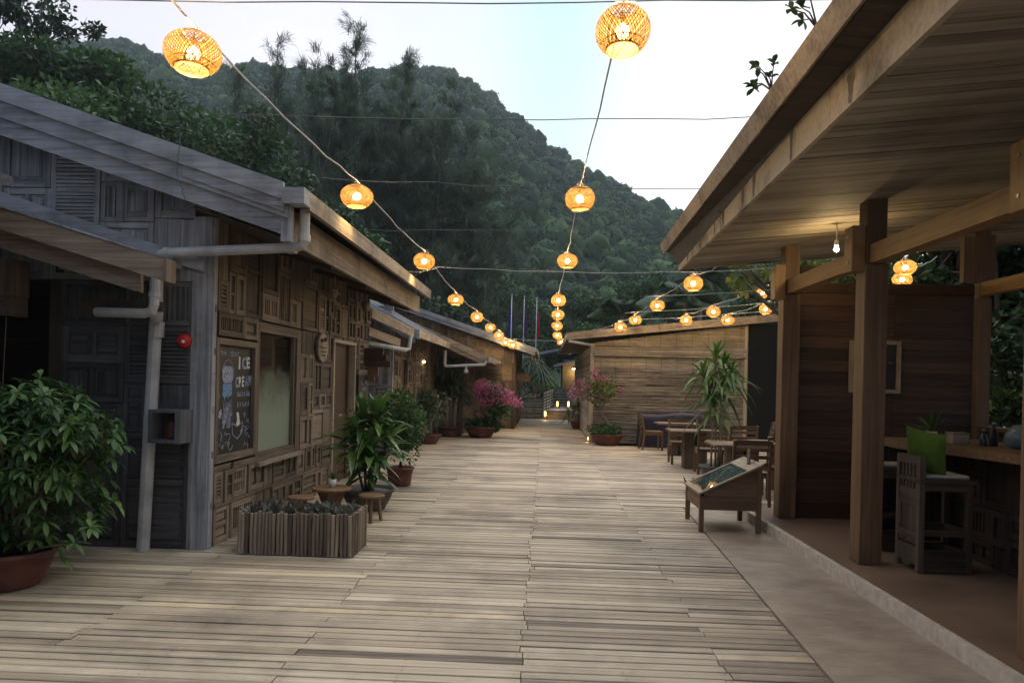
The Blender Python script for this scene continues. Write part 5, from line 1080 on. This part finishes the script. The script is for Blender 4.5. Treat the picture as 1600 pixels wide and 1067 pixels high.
for u, za, zb_ in [(.18+.39*i, 1.72, 2.30) for i in range(10)]+[(.5+.4*i, 2.5, ztop(.5+.4*i)) for i in range(9)]: mb = MB(); mb.tube([Tw(u, za, .016), Tw(u+.01, zb_, .016)], .0035, 5); mb.build('blind_cord', 'rubber', bh)
mb = slats(2.29, 2.50, .026, .015, .62, .003, .10)
mb.V = [v for v in mb.V]; mb.tube([Tw(.06, 2.40, .05), Tw(LW-.06, 2.37, .05)], .07, 8, .5); mb.build('rolled_blind', 'bamboo', bh)
mb = MB(); mb.prism([Tw(0, 0, -.03), Tw(LW, 0, -.03), Tw(LW, ztop(LW), -.03), Tw(0, ztop(0), -.03)], tuple(-dn*.08), .2); mb.box(1.26, 1.34, 19.6, 30, 0, 2.6, .2); mb.box(4.9, 5.0, 19.2, 30, 0, 3.2, .2); mb.build('inner_wall', 'dark', bh)
mb = MB(); z = .02
while z < 2.55: mb.tube([(1.25, 19.5, z), (1.25, 24.5+random.uniform(-1, 1), z), (1.25, 30, z)], .0165, 6); z += .031
mb.build('side_wall', 'bamboogrey', bh)
mb = MB(); mb.tube([Tw(-.04, 0, .04), Tw(-.04, 2.6, .04)], .055, 10, .9); mb.build('corner_post', 'pale', bh)
mb = MB(); mb.tube([Tw(LW, 0, .03), Tw(LW, 3.1, .03)], .045, 10, .6); mb.build('end_post', 'pale', bh)
E0 = Vector((.55, 19.12, 0)); E1 = Vector((5.75, 18.42, 0)); ez = lambda t: 2.66+.53*t
mb = MB()
for t0_, t1_ in ((0, .45), (.452, 1)):
    for (zo, h, o) in ((.09, .10, 0), (0, .088, .02)):
        a = E0.lerp(E1, t0_); b_ = E0.lerp(E1, t1_); mb.prism([a+Vector((0, o, ez(t0_)+zo)), b_+Vector((0, o, ez(t1_)+zo)), b_+Vector((0, o, ez(t1_)+zo+h)), a+Vector((0, o, ez(t0_)+zo+h))], (0.002, .04, 0), random.uniform(.2, .6))
mb.build('eave_board', 'board', bh)
mb = MB(); mb.prism([E0+Vector((0, .05, 2.80)), E1+Vector((0, .05, 3.32)), Vector((6.2, 30, 3.35)), Vector((.62, 30, 2.8))], (0, 0, .04), .4); mb.build('roof', 'roof', bh)
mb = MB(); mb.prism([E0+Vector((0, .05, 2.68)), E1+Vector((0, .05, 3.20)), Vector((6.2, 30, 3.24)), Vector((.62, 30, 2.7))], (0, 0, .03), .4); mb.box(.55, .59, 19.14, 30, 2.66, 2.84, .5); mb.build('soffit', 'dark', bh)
mb = MB(); mb.tube([(.62, 19.0, 2.62), (1.22, 19.3, 2.55), (1.25, 19.36, 2.5), (1.25, 19.4, 2.3)], .035, 8, .5); mb.build('gutter_pipe', 'pvc', bh)
ssn = thing('shade_screen', 'tall black shade cloth screen between the bamboo house and the pavilion', 'screen', (5.8, 18.9, 0)); mb = MB(); mb.box(5.17, 7.2, 18.86, 18.88, .1, 3.15); mb.build('cloth', 'netting', ssn)
for x in (5.2, 7.2): mb = MB(); mb.box(x-.03, x+.03, 18.885, 18.94, 0, 3.2); mb.build('post', 'dark', ssn)

# ================================================================== far end of the deck
fn = thing('slat_fence', 'low grey horizontal slat fence across the far end of the deck', 'fence', (-.6, 31.4, 0)); mb = MB()
for i in range(7): mb.box(-1.5, .02, 31.4, 31.43, .04+i*.125, .14+i*.125)
mb.build('slats', 'fence', fn)
for x in (-1.45, -.72, -.02): mb = MB(); mb.box(x-.04, x+.04, 31.435, 31.5, -.2, .92); mb.build('post', 'fence', fn)
bg_ = thing('footbridge', 'small grey timber footbridge with slatted railings at the far end of the deck', 'footbridge', (.6, 33, 0)); mb = MB(); mb.box(.02, 1.5, 31.1, 37.5, .30, .36); mb.build('walkway', 'fence', bg_)
mb = MB(); mb.box(.02, 1.4, 31.0, 31.05, -.02, .298); mb.build('step', 'board', bg_)
for (p, q, lab) in (((.0, 31.2, .3), (.45, 34.6, .42), 'railing'), ((.45, 34.6, .42), (1.6, 34.9, .42), 'railing'), ((1.45, 31.5, .3), (1.9, 36, .4), 'railing')):
    mb = MB(); p = Vector(p); q = Vector(q)
    for i in range(6): z = Vector((0, 0, .12+i*.13)); mb.beam(p+z, q+z, .03, .09 if i == 5 else .06)
    n = 4
    for i in range(n+1): c = p.lerp(q, i/n); mb.box(c.x-.03, c.x+.03, c.y-.03, c.y+.03, c.z-.3, c.z+.80)
    mb.build(lab, 'fence', bg_)
for i, (x, y, z, lab) in enumerate(((.08, 30.6, 0, 'lit bollard lamp at the left foot of the footbridge'), (.62, 33.0, .36, 'lit bollard lamp on the footbridge, left of the two on the walkway'), (1.12, 33.2, .36, 'lit bollard lamp on the footbridge, right of the two on the walkway'), (1.42, 25.6, 0, 'small lit bollard lamp behind the small yellowish pot plant'), (1.22, 19.62, 0, 'low lit lamp at the foot of the bamboo house corner post'))):
    t = thing('bollard_lamp', lab, 'lamp', (x, y, z), 0, 'low bollard lamps at the far end of the deck'); h = .38 if i < 4 else .14
    mb = MB(); mb.box(-.05, .05, -.05, .05, 0, h*.35); mb.build('base', 'dark', t, local=True); mb = MB(); mb.box(-.055, .055, -.055, .055, h*.9, h); mb.build('cap', 'dark', t, local=True); mb = MB(); mb.box(-.032, .032, -.032, .032, h*.352, h*.898); mb.build('lens', 'flame', t, local=True)
    ld = bpy.data.lights.new('bollard_light', 'POINT'); lo = bpy.data.objects.new('bollard_light', ld); COL.objects.link(lo); ld.energy = 2.5 if i != 4 else .8; ld.color = (1, .66, .25); ld.shadow_soft_size = .05; lo.parent = t; lo.location = (0, -.12, h*.6)
hE = thing('lit_hut', 'far brown hut with grey roof and warm lit wall at the end of the deck', 'hut', (2, 38, 0))
mb = MB(); mb.box(1.0, 6, 38, 38.15, 0, 2.75, .3); mb.box(.95, 1.05, 37.95, 42, 0, 2.6, .3); mb.build('wall', 'brown', hE)
mb = MB(); mb.prism([(.5, 37.2, 2.45), (3.2, 37.2, 3.1), (6.5, 37.2, 2.6), (6.5, 37.2, 2.52), (3.2, 37.2, 3.0), (.5, 37.2, 2.35)], (0, 6, 0), .5); fixn(mb.build('roof', 'barge', hE))
mb = MB(); mb.prism([(-1.1, 39.5, 2.95), (.6, 39.5, 3.35), (3, 39.5, 3.3), (3, 39.5, 3.2), (.6, 39.5, 3.22), (-1.1, 39.5, 2.82)], (0, 4, 0), .5); fixn(mb.build('rear_roof', 'barge', hE))
mb = MB(); mb.box(1.75, 2.0, 37.9, 37.99, .4, 2.3); mb.box(2.35, 2.55, 37.9, 37.99, .4, 2.3); mb.build('lit_panel', 'litwall', hE)
for i, (x, lab) in enumerate(((1.5, 'lit pendant lamp under the roof of the far hut, left one'), (1.95, 'lit pendant lamp under the roof of the far hut, right one'))):
    t = thing('pendant_lamp', lab, 'lamp', (x, 37.6, 2.28), 0, 'pendant lamps under the far hut roof'); mb = MB(); mb.lathe([(.10, 0), (.05, .09), (.01, .12), (.01, .2)], (0, 0, 0), 12); mb.build('lamp_shade', 'dark', t, local=True); mb = MB(); mb.lathe([(0, -.05), (.06, -.02), (.06, .03), (0, .06)], (0, 0, 0), 10); mb.build('bulb', 'bulb', t, local=True)
    ld = bpy.data.lights.new('pendant_light', 'POINT'); lo = bpy.data.objects.new('pendant_light', ld); COL.objects.link(lo); ld.energy = 7; ld.color = (1, .68, .25); ld.shadow_soft_size = .05; lo.parent = t; lo.location = (0, 0, -.15)
for x, h, mt, lab, sg in ((-1.58, 5.50, 'navy', 'flag pole with a limp dark blue flag', -1), (-1.0, 5.45, 'purple', 'flag pole with a limp purple flag', 1), (-.42, 5.38, 'flagred', 'flag pole with a limp red flag', 1)):
    t = thing('flag_pole', lab, 'flag pole', (x, 34, 0), 0, 'flag poles beyond the last left house'); mb = MB(); mb.tube([(0, 0, -.4), (0, 0, h)], [.026, .018], 10); mb.lathe([(0, h), (.04, h+.02), (.04, h+.04), (0, h+.07)], (0, 0, 0), 10); mb.build('pole', 'metal', t, True, True)
    V = []; Q = []
    for i in range(15):
        q = i/14; z = h-.45-q*1.35; wd = .05+.13*q if q < .8 else .16-.06*(q-.8)/.2
        for j in range(9): s_ = j/8; V.append((sg*(.03+wd*s_), .05*math.sin(s_*14+q*2)*(.4+q), z-.08*s_))
    for i in range(14):
        for j in range(8): Q.append((i*9+j, i*9+j+1, (i+1)*9+j+1, (i+1)*9+j))
    np_mesh('flag', V, Q, [.5]*len(V), mt, t, True)

# ================================================================== hill and forest
ridge = [(-2.2, 100), (-1.3, 96), (-.9, 102), (-.772, 107), (-.70, 118), (-.654, 121.5), (-.60, 121), (-.572, 119), (-.498, 114), (-.408, 113), (-.336, 112), (-.265, 111), (-.194, 113.5), (-.141, 112), (-.088, 104), (-.0525, 96), (.0007, 85), (.053, 76), (.123, 68), (.184, 62), (.295, 53), (.5, 42), (.9, 34), (2.2, 30)]
ra = np.array([a for a, _ in ridge]); rz_ = np.array([z for _, z in ridge])
def hill_z(a, y):
    t = np.clip((y-62)/198, 0, 1.6); s_ = np.where(t < 1, (t**1.15)*(1+.12*np.sin(t*3.1)), 1-.35*(t-1)); return np.interp(a, ra, rz_-4)*np.clip(s_, 0, 1.01)
na, nyy = 150, 50; V = []; aa = np.linspace(-1.1, .95, na); yy = np.linspace(60, 340, nyy)
for y in yy:
    z = hill_z(aa, y)+1.2*np.sin(aa*40+y*.11)*np.sin(aa*23-y*.07)*min(1, (y-60)/60)-.4
    V.append(np.stack([aa*y, np.full(na, y), z], 1))
V = np.concatenate(V); idx = np.arange(na*nyy).reshape(nyy, na); Q = np.stack([idx[:-1, :-1], idx[:-1, 1:], idx[1:, 1:], idx[1:, :-1]], -1).reshape(-1, 4)
tag(np_mesh('hill', V, Q, np.full(len(V), .1), 'forest', None, True), kind='structure')
f = FOL(77); rgn = f.r; cnt = 0; nl, nm = 6, 11
th_ = np.linspace(.05, 1.95, nl)[:, None]; ph_ = np.linspace(0, 2*np.pi, nm, endpoint=False)[None, :]
dome = np.stack([np.sin(th_)*np.cos(ph_), np.sin(th_)*np.sin(ph_), np.cos(th_)+0*ph_], -1); di = np.arange(nl*nm).reshape(nl, nm)
dq = np.stack([di[:-1], np.roll(di[:-1], -1, 1), np.roll(di[1:], -1, 1), di[1:]], -1).reshape(-1, 4)
while cnt < 5600:
    y = 68+197*rgn.random()**.72; a = rgn.uniform(-.86, .46)
    if y > 263: continue
    rc = rgn.uniform(.85, 2.1)*(1.6 if rgn.random() < .14 else 1)*(.75 if y < 110 else 1); c = np.array([a*y, y, float(hill_z(a, y))+rc*rgn.uniform(.2, .55)])
    s_ = np.array([rc, rc, rc*rgn.uniform(.75, 1.35)]); p1, p2 = rgn.uniform(0, 6, 2); q1, q2 = rgn.integers(2, 5, 2)
    bump = 1+.16*np.sin(q1*ph_+p1)*np.sin(3*th_+p2)+rgn.normal(0, .085, (nl, nm)); tn = np.clip(rgn.normal(.40, .22), 0, 1)
    f._put(c+dome*bump[..., None]*s_, dq, np.clip(tn+rgn.normal(0, .07, (nl, nm)), 0, 1))
    n = int(44*rc); dd = unit(rgn.normal(size=(n, 3))); dd[:, 2] = np.abs(dd[:, 2])*1.1-.2
    f.diamonds(c+dd*s_*rgn.uniform(.9, 1.18, n)[:, None], .66 if y > 120 else .5, .7, tint=tn, out=dd*[1, 1, .5], bias=.4); cnt += 1
fo = f.build('hillside_forest', 'forest', None, True); tag(fo, 'dense dark green forest covering the whole hillside', 'forest', kind='stuff')

# ================================================================== trees
def tree(label, base, h, crowns, n, leaf, mat, seed, aspect=.5, tr=.16, name='broadleaf_tree', group=None, shell=.45, tint=.5, bark='bark', sub=7, cat='tree'):
    t = thing(name, label, cat, base, 0, group); r_ = random.Random(seed); f = FOL(seed); mb = MB()
    tot = sum(a[3]*a[4] for a in crowns); zc0 = min(c[2]-c[4]*.5 for c in crowns)
    fork = (0, 0, max(.5, min(h*.35, zc0*.8))) if h < 17 else (0, 0, 12.6)
    mb.tube([(0, 0, -.3), (r_.gauss(0, .05), 0, fork[2]*.5), fork], [tr*1.2, tr, tr*.8], 9)
    for (x, y, z, rx, rz, *_) in crowns:
        m_ = (x*.45+r_.gauss(0, .1), y*.45, fork[2]+(z-fork[2])*.55); mb.tube([fork, m_, (x, y, z+rz*.3)], [tr*.6, tr*.38, tr*.12], 7)
        for q in range(5): a = r_.uniform(0, 6.28); mb.tube([m_, (x+rx*.5*math.cos(a), y+rx*.5*math.sin(a), z), (x+rx*.9*math.cos(a), y+rx*.9*math.sin(a), z+r_.uniform(-.2, .5)*rz)], [tr*.25, tr*.14, tr*.04], 5)
        k = max(40, int(n*rx*rz/tot))
        for q in range(sub):
            d = unit(f.r.normal(size=3)); d[2] = d[2]*.8+.1; cc = np.array([x, y, z])+d*np.array([rx, rx, rz])*f.r.uniform(.35, .8)
            f.blob(cc, np.array([rx, rx, rz*.8])*f.r.uniform(.3, .5), k//sub, leaf, aspect, tint=float(np.clip(tint+f.r.normal(0, .16), 0, 1)), shell=shell)
    mb.build('trunk', bark, t, True, True); f.build('crown', mat, t); return t
def casuarina(label, x, y, h, w_, seed, n=9000, lean=0, dens=1):
    t = thing('casuarina_tree', label, 'tree', (x, y, -.3), 0, 'tall feathery casuarinas behind the left houses'); r_ = random.Random(seed); f = FOL(seed); mb = MB()
    mb.tube([(0, 0, 0), (lean*.2, 0, h*.45), (lean*.55, 0, h*.8), (lean, 0, h*.99)], [.24, .15, .07, .012], 7); B_ = []; D_ = []; L_ = []; T_ = []
    nb = int(95*dens)
    for i in range(nb):
        q = .08+.91*(i/nb)**.85; z = h*q; body = max(0, 1-(q/.80)**3)**.5; rad = w_*1.5*body*r_.uniform(.4, 1.1)+.18+.5*(1-q)*r_.random()+(.55*r_.random() if q > .7 else 0); a = r_.uniform(0, 6.28); rise = rad*r_.uniform(.5, 1.2)+.25; sx_ = lean*q**1.5
        if q > .74 and r_.random() < .45: continue
        p0 = np.array([sx_, 0, z]); p2 = p0+np.array([math.cos(a)*rad, math.sin(a)*rad, rise]); p1 = (p0+p2)/2-np.array([0, 0, .12*rad])
        mb.tube([tuple(p0), tuple(p1), tuple(p2)], [.045*(1-q)+.012, .018, .005], 4); tb = r_.uniform(.2, .75); k = max(12, int(n*2.4/nb*(.3+rad/w_)))
        m_ = 9                                                         # tufts of hair-fine twigs along each limb
        for g in range(m_):
            s_ = .2+.82*g/(m_-1); c_ = (p0*(1-s_)**2+2*p1*s_*(1-s_)+p2*s_*s_)+f.r.normal(0, .16*rad+.03, 3)*[1, 1, .6]; kk = k//m_+1
            B_.append(c_+f.r.normal(0, .10, (kk, 3))); ax = np.array([math.cos(a)*.6, math.sin(a)*.6, .65])+f.r.normal(0, .3, 3); D_.append(unit(ax+f.r.normal(0, .38, (kk, 3)))); T_.append(np.full(kk, np.clip(tb+f.r.normal(0, .1), 0, 1))); L_.append(f.r.uniform(.4, .95, kk)*(1 if q < .8 else .7))
    mb.build('trunk', 'bark', t, True, True); B_ = np.concatenate(B_); D_ = np.concatenate(D_); T_ = np.concatenate(T_); L_ = np.concatenate(L_); k = len(B_)
    f.lances(B_, D_, L_, .030, f.r.uniform(.1, .6, k), S=2, tint=T_, peak=.3, base_w=.7); f.build('crown', 'needle', t); return t
cs = [(-11.3, 42, 22.3, 3.4, 'tallest feathery casuarina, its spire crossing the hilltop', 13000, 0), (-9.0, 43, 20.8, 2.9, 'feathery casuarina right of the tallest spire', 11000, .4), (-13.8, 43, 19.6, 3.0, 'feathery casuarina left of the tallest spire', 9000, -.5), (-7.0, 42, 19.3, 3.0, 'feathery casuarina with a bent tip right over the hill crest', 10000, 1.6), (-5.0, 45, 17.0, 3.0, 'lower feathery casuarina at the right end of the row', 8000, .4), (-15.4, 40, 20.6, 1.2, 'slender casuarina with a thin bare top left of the row', 4200, .3), (-17.2, 40, 18.8, 1.1, 'slender casuarina farthest left in the row', 3000, -.3), (-10.2, 40, 15.5, 3.2, 'shorter casuarina in front of the tallest spire', 9000, .2)]
for i, (x, y, h, w_, lab, n, ln) in enumerate(cs): casuarina(lab, x, y, h, w_, 300+i, n, ln)
TR = [('large fresh green tree over the near left roof', (-19, 28, 0), 14, [(0, 0, 12.6, 3.2, 2.4), (3.2, .5, 11.2, 2.9, 2.1), (-3.5, 0, 12.8, 3.0, 2.4), (1.5, -1, 9.4, 3.6, 2.6), (5.2, 0, 9.2, 2.3, 1.9), (-3, 0, 10, 3, 2)], 30000, .30, 'leaf_mid', .5),
      ('sparse dark tree standing against the sky, top left corner', (-20.8, 27, 0), 17, [(-.5, 0, 15.6, 1.6, 1.2), (1.3, 0, 15.0, 1.5, 1.0), (-2.3, 0, 15.4, 1.5, 1.3), (2.6, .4, 14.6, .9, .7)], 3200, .24, 'leaf_dark', .3),
      ('dark rounded tree behind the middle of the near left roof', (-12.0, 27, 0), 10, [(0, 0, 9.0, 2.4, 1.8), (2.2, 0, 8.2, 2.1, 1.6), (-2.3, 0, 8.4, 2.1, 1.7), (3.5, 0, 7.2, 1.8, 1.4), (.8, .4, 10.6, 1.5, 1.4), (1, 0, 6.4, 3, 1.7), (-1.4, .5, 10.2, 1.2, 1.1)], 20000, .22, 'leaf_dark', .55),
      ('leafy tree to the left of the casuarinas', (-8.5, 26, 0), 8, [(0, 0, 6.6, 1.7, 1.3), (1.6, 0, 5.6, 1.6, 1.2), (-1.4, 0, 6.0, 1.5, 1.2)], 5000, .2, 'leaf_mid', .4),
      ('broad dark tree low behind the casuarina row', (-8.2, 50, 0), 10, [(0, 0, 8, 3.2, 2.6), (3.2, 0, 7, 2.6, 2.2), (-3, 0, 8, 2.8, 2.4), (0, -1, 4.5, 4, 2.4)], 7000, .4, 'leaf_dark', .45),
      ('rounded green tree behind the flag poles', (-2.2, 52, 0), 9, [(0, 0, 7.0, 2.5, 2.0), (2.0, 0, 6.0, 2.2, 1.8), (-2.2, 0, 6.4, 2.2, 1.8), (.2, 0, 3.8, 3.0, 1.8)], 8000, .32, 'leaf_mid', .42),
      ('darker tree right of the flag poles', (2.4, 56, 0), 10, [(0, 0, 7.6, 2.8, 2.2), (2.4, 0, 6.4, 2.4, 1.9), (-2.2, 0, 6.0, 2.3, 1.8), (0, 0, 3.8, 3, 2)], 8000, .34, 'leaf_dark', .55),
      ('wide green tree above the left end of the bamboo roof', (7.2, 54, 0), 10, [(0, 0, 8.2, 2.9, 2.2), (2.6, 0, 7.2, 2.4, 1.9), (-2.6, 0, 6.6, 2.5, 1.9), (0, 0, 4.2, 3.4, 2)], 8000, .34, 'leaf_mid', .36),
      ('tall dark tree above the middle of the bamboo roof', (12.6, 55, 0), 12, [(0, 0, 9.4, 2.8, 2.3), (2.6, 0, 8.2, 2.5, 2), (-2.4, 0, 8.0, 2.4, 2), (0, 0, 5, 3.6, 2.4)], 8000, .36, 'leaf_dark', .5),
      ('tree at the foot of the hill beyond the pavilion corner', (18.5, 56, 0), 12, [(0, 0, 9.5, 3, 2.3), (2.8, 0, 8.4, 2.6, 2), (-2.8, 0, 8.2, 2.6, 2), (0, 0, 5, 4, 2.4)], 8000, .38, 'leaf_mid', .34),
      ('almond tree with big yellowing leaves beside the pavilion roof corner', (5.6, 15.2, 0), 5, [(-.4, 0, 3.95, .9, .42), (.7, 0, 4.0, .9, .4), (-1.3, .2, 3.75, .6, .3), (.1, 0, 3.4, .9, .3), (1.6, .3, 4.1, .8, .5), (-1.75, .1, 4.15, .35, .2)], 1100, .19, 'leaf_yellow', .4),
      ('dense dark tree behind the pavilion end wall', (8.0, 13.5, 0), 8, [(0, 0, 3.6, 1.8, 1.6), (-1.2, .5, 5.2, 1.6, 1.2), (1.4, 0, 5.0, 1.8, 1.4), (.2, 0, 2.0, 2.0, 1.4), (2.5, 0, 3, 1.6, 1.8), (-1.6, .6, 3.4, 1.3, 1.2), (3.2, 0, 5.2, 2, 1.5)], 26000, .2, 'leaf_dark', .4),
      ('dense green tree at the garden side of the bar', (9.5, 9.8, 0), 7, [(0, 0, 3.4, 1.8, 1.5), (.5, 1.5, 4.6, 1.8, 1.3), (-.6, 0, 1.6, 1.6, 1.2), (1.2, -1.5, 2.6, 1.8, 1.8), (-.2, 2, 2.6, 1.6, 1.6), (0, 3.0, 4.0, 1.8, 1.8)], 22000, .19, 'leaf_dark', .5),
      ('tree filling the far right garden behind the bar', (11.5, 15.5, 0), 9, [(0, 0, 5, 2.6, 2.2), (1, 0, 2.2, 2.6, 2), (-1.5, 1, 6.4, 2, 1.5), (3, 0, 4, 2.5, 2.5), (-3, 0, 3.5, 2.4, 2.2)], 24000, .26, 'leaf_dark', .45),
      ('dark leafy shrub just outside the bar half wall', (6.8, 10.4, 0), 2, [(0, 0, 1.2, .9, .8), (.9, -.6, 1.5, .9, .8), (1.4, -2.0, 1.4, 1.0, .9), (-.6, .4, 1.9, .8, .7), (1.0, .8, 1.4, 1, .9), (-.3, -.2, .7, .8, .6)], 9000, .13, 'leaf_dark', .5),
      ('low spreading tree at the far right edge of the garden', (13.5, 11.0, 0), 4, [(0, 0, 1.7, 2.0, 1.4), (-1.5, 1.5, 2.4, 1.8, 1.4), (1.5, -1, 2.6, 2, 1.6), (2.5, 2, 1.6, 2.2, 1.5)], 14000, .2, 'leaf_dark', .4),
      ('bushy tree behind the far hut and footbridge', (2.6, 45, 0), 6, [(0, 0, 4.6, 2.0, 1.6), (-2.2, -1, 3.4, 1.6, 1.4), (1.8, 0, 4.0, 1.8, 1.4)], 6000, .22, 'leaf_mid', .35),
      ('low dark tree behind the slat fence', (-1.6, 37.5, 0), 3, [(0, 0, 1.6, 1.3, .9), (1.6, .3, 1.3, 1.1, .8), (-1.3, 0, 2.2, 1.2, 1.0), (2.3, 0, .9, .8, .8)], 5000, .17, 'leaf_dark', .35),
      ('fresh green shrub to the left of the footbridge', (.25, 36.6, 0), 2, [(0, 0, 1.35, .75, .6), (.45, 0, .95, .6, .5)], 2400, .15, 'leaf_bright', .4),
      ('dark tree behind the second left house roof', (-9.5, 33, 0), 7, [(0, 0, 5.0, 2.4, 1.7), (2.6, 0, 4.2, 2.2, 1.5), (5, 1, 4, 2.2, 1.6)], 6000, .25, 'leaf_dark', .35),
      ('dark tree behind the black screen', (7.5, 21.5, 0), 6, [(0, 0, 3.6, 1.6, 1.4), (1.5, 0, 4.4, 1.5, 1.2), (-1.2, .5, 3.6, 1.2, .9), (.5, 0, 2, 2, 1.6)], 6000, .2, 'leaf_dark', .45)]
for i, (lab, base, h, cr, n, lf, mt, tn) in enumerate(TR): tree(lab, base, h, cr, n, lf, mt, 400+i, tr=(.09 if h > 16 else .2) if h > 7 else .09, tint=tn, aspect=.75 if 'almond' in lab else .5, shell=.3)
def palm(label, base, h, L_, seed, n=15, lean=(0, 0), mat='leaf_dark', name='palm_tree', droop=.55):
    t = thing(name, label, 'palm tree', base, 0, 'feather palms behind the bamboo house'); r_ = random.Random(seed); f = FOL(seed); mb = MB(); top = Vector((lean[0], lean[1], h)); mb.tube([(0, 0, -.3), (lean[0]*.3, lean[1]*.3, h*.5), top], [.13, .10, .08], 9); mb.build('trunk', 'palebark', t, True, True); mb = MB()
    for i in range(n):
        a = i*2.4+r_.uniform(-.2, .2); el = r_.uniform(.1, 1.25); d = Vector((math.cos(a)*math.cos(el), math.sin(a)*math.cos(el), math.sin(el))); ln = L_*r_.uniform(.8, 1.1); P = []
        for q in range(9): s_ = q/8; P.append(top+d*ln*s_-Vector((0, 0, droop*ln*s_*s_)))
        mb.tube(P, [.02*(1-q/9)+.004 for q in range(9)], 4); P = np.array([list(p) for p in P]); m_ = 46; s_ = np.linspace(.12, 1, m_)*8; i0 = np.minimum(s_.astype(int), 7); fr = (s_-i0)[:, None]; C = P[i0]*(1-fr)+P[i0+1]*fr; tg = unit(P[i0+1]-P[i0]); sd = unit(np.cross(tg, [0, 0, 1.]))
        ll = ln*.34*np.sin(np.linspace(.35, 2.9, m_))
        for sg in (1, -1): f.lances(C, tg*.55+sd*sg*.85-np.array([0, 0, .22]), ll, .042, .35, S=3, tint=np.full(m_, r_.uniform(.3, .7)), peak=.3)
    mb.build('frond_stalk', 'bark', t, True, True); f.build('fronds', mat, t); return t
for i, (b_, h, L_, lab) in enumerate((((4.6, 24.5, 0), 4.3, 1.9, 'feather palm above the middle of the bamboo house roof'), ((7.2, 24.0, 0), 4.2, 2.1, 'feather palm above the right end of the bamboo house roof'), ((6.0, 29, 0), 5.6, 2.4, 'taller feather palm behind the other palms'), ((3.2, 31, 0), 4.4, 1.8, 'small feather palm behind the banana plant'))): palm(lab, b_, h, L_, 500+i)
bn = thing('banana_plant', 'banana plant with broad grey green leaves over the left end of the bamboo roof', 'banana plant', (2.3, 32, 0)); f = FOL(61); n = 9; a = np.arange(n)*2.4; el = np.linspace(1.4, .1, n); f.lances(np.tile([[0, 0, 2.9]], (n, 1)), np.stack([np.cos(a)*np.cos(el), np.sin(a)*np.cos(el)*.5, np.sin(el)], 1), f.r.uniform(1.5, 2.0, n), .5, .5, S=8, tint=np.full(n, .6), fold=.15, peak=.4, base_w=.2); f.build('leaves', 'leaf_grey', bn); mb = MB(); mb.tube([(0, 0, -.3), (0, 0, 3.0)], [.14, .08], 9); mb.build('stem', 'palebark', bn, True, True)
pd = thing('pandanus_tree', 'screw pine with forked bare grey limbs and drooping strap leaves behind the slat fence', 'tree', (-.42, 33.6, 0)); mb = MB()
tips = [(-.75, 0, 2.05), (-.3, .1, 2.25), (.1, 0, 2.15), (.35, -.1, 1.8), (-.1, .2, 2.5), (-1.0, 0, 1.8)]
mb.tube([(.02, 0, -.3), (0, 0, .7), (.0, 0, 1.0)], [.09, .08, .07], 8); mb.tube([(0, 0, 1.0), (.3, -.1, 1.45), tips[3]], [.05, .045, .04], 7); mb.tube([(0, 0, 1.0), (-.15, .05, 1.5), tips[4]], [.05, .045, .04], 7); mb.tube([(-.35, 0, -.3), (-.6, 0, .6), (-.95, 0, 1.2), tips[5]], [.06, .05, .045, .04], 7); mb.tube([(0, 0, .62), (-.5, 0, 1.2), tips[0]], [.05, .045, .04], 7); mb.tube([(.3, -.1, 1.45), tips[2]], [.04, .035], 7); mb.tube([(-.15, .05, 1.5), tips[1]], [.04, .035], 7); mb.build('trunk', 'palebark', pd, True, True)
f = FOL(88)
for (x, y, z) in tips:
    n = 70; a = np.arange(n)*2.4; el = np.linspace(1.3, -.2, n); f.lances(np.tile([[x, y, z]], (n, 1)), np.stack([np.cos(a)*np.cos(el), np.sin(a)*np.cos(el), np.sin(el)], 1), f.r.uniform(.7, 1.05, n), .06, .85, S=6, peak=.3, tint=.5)
f.build('crown', 'leaf_grey', pd)
def sprig(label, x, y, z, seed, n):
    t = thing('roof_sapling', label, 'sapling', (x, y, z), 0, 'saplings sprouting from the pavilion roof edge'); f = FOL(seed); r_ = random.Random(seed); mb = MB(); B_ = []; D_ = []
    for i in range(n):
        a = r_.uniform(2.2, 4.2); p = Vector((math.cos(a)*.16*r_.random()-.02, r_.uniform(-.13, .13), r_.uniform(.04, .16))); mb.tube([(0, 0, 0), p*.5+Vector((0, 0, .03)), p], [.006, .004, .003], 5)
        for q in range(5): B_.append(p); v = Vector((r_.gauss(-.3, .6), r_.gauss(0, .6), r_.gauss(.25, .5))); D_.append(v)
    mb.build('stem', 'bark', t, True, True); k = len(B_); f.lances(np.array([list(v) for v in B_]), np.array([list(v) for v in D_]), f.r.uniform(.045, .075, k), .034, .2, S=4, peak=.6, base_w=.2); f.build('leaves', 'leaf_dark', t)
sprig('small sapling on the pavilion roof edge, the higher one near the top of the photo', 1.36, 3.85, 3.40, 71, 4); sprig('small sapling on the pavilion roof edge, the lower and wider one', 1.37, 4.65, 3.40, 72, 7)

hz = MB(); hz.box(-405, 335, -62, 350, -1.5, 130); ho = hz.build('haze', 'ground'); tag(ho, 'thin bluish evening haze lying between the street and the hill', 'haze', kind='stuff')
hm = bpy.data.materials.new('haze'); hm.use_nodes = True; hn = hm.node_tree.nodes; hn.remove(hn['Principled BSDF']); pv_ = hn.new('ShaderNodeVolumePrincipled'); pv_.inputs['Density'].default_value = .00055; pv_.inputs['Color'].default_value = (.80, .90, 1.0, 1); pv_.inputs['Anisotropy'].default_value = .1
hm.node_tree.links.new(pv_.outputs[0], hn['Material Output'].inputs['Volume']); ho.data.materials.clear(); ho.data.materials.append(hm)
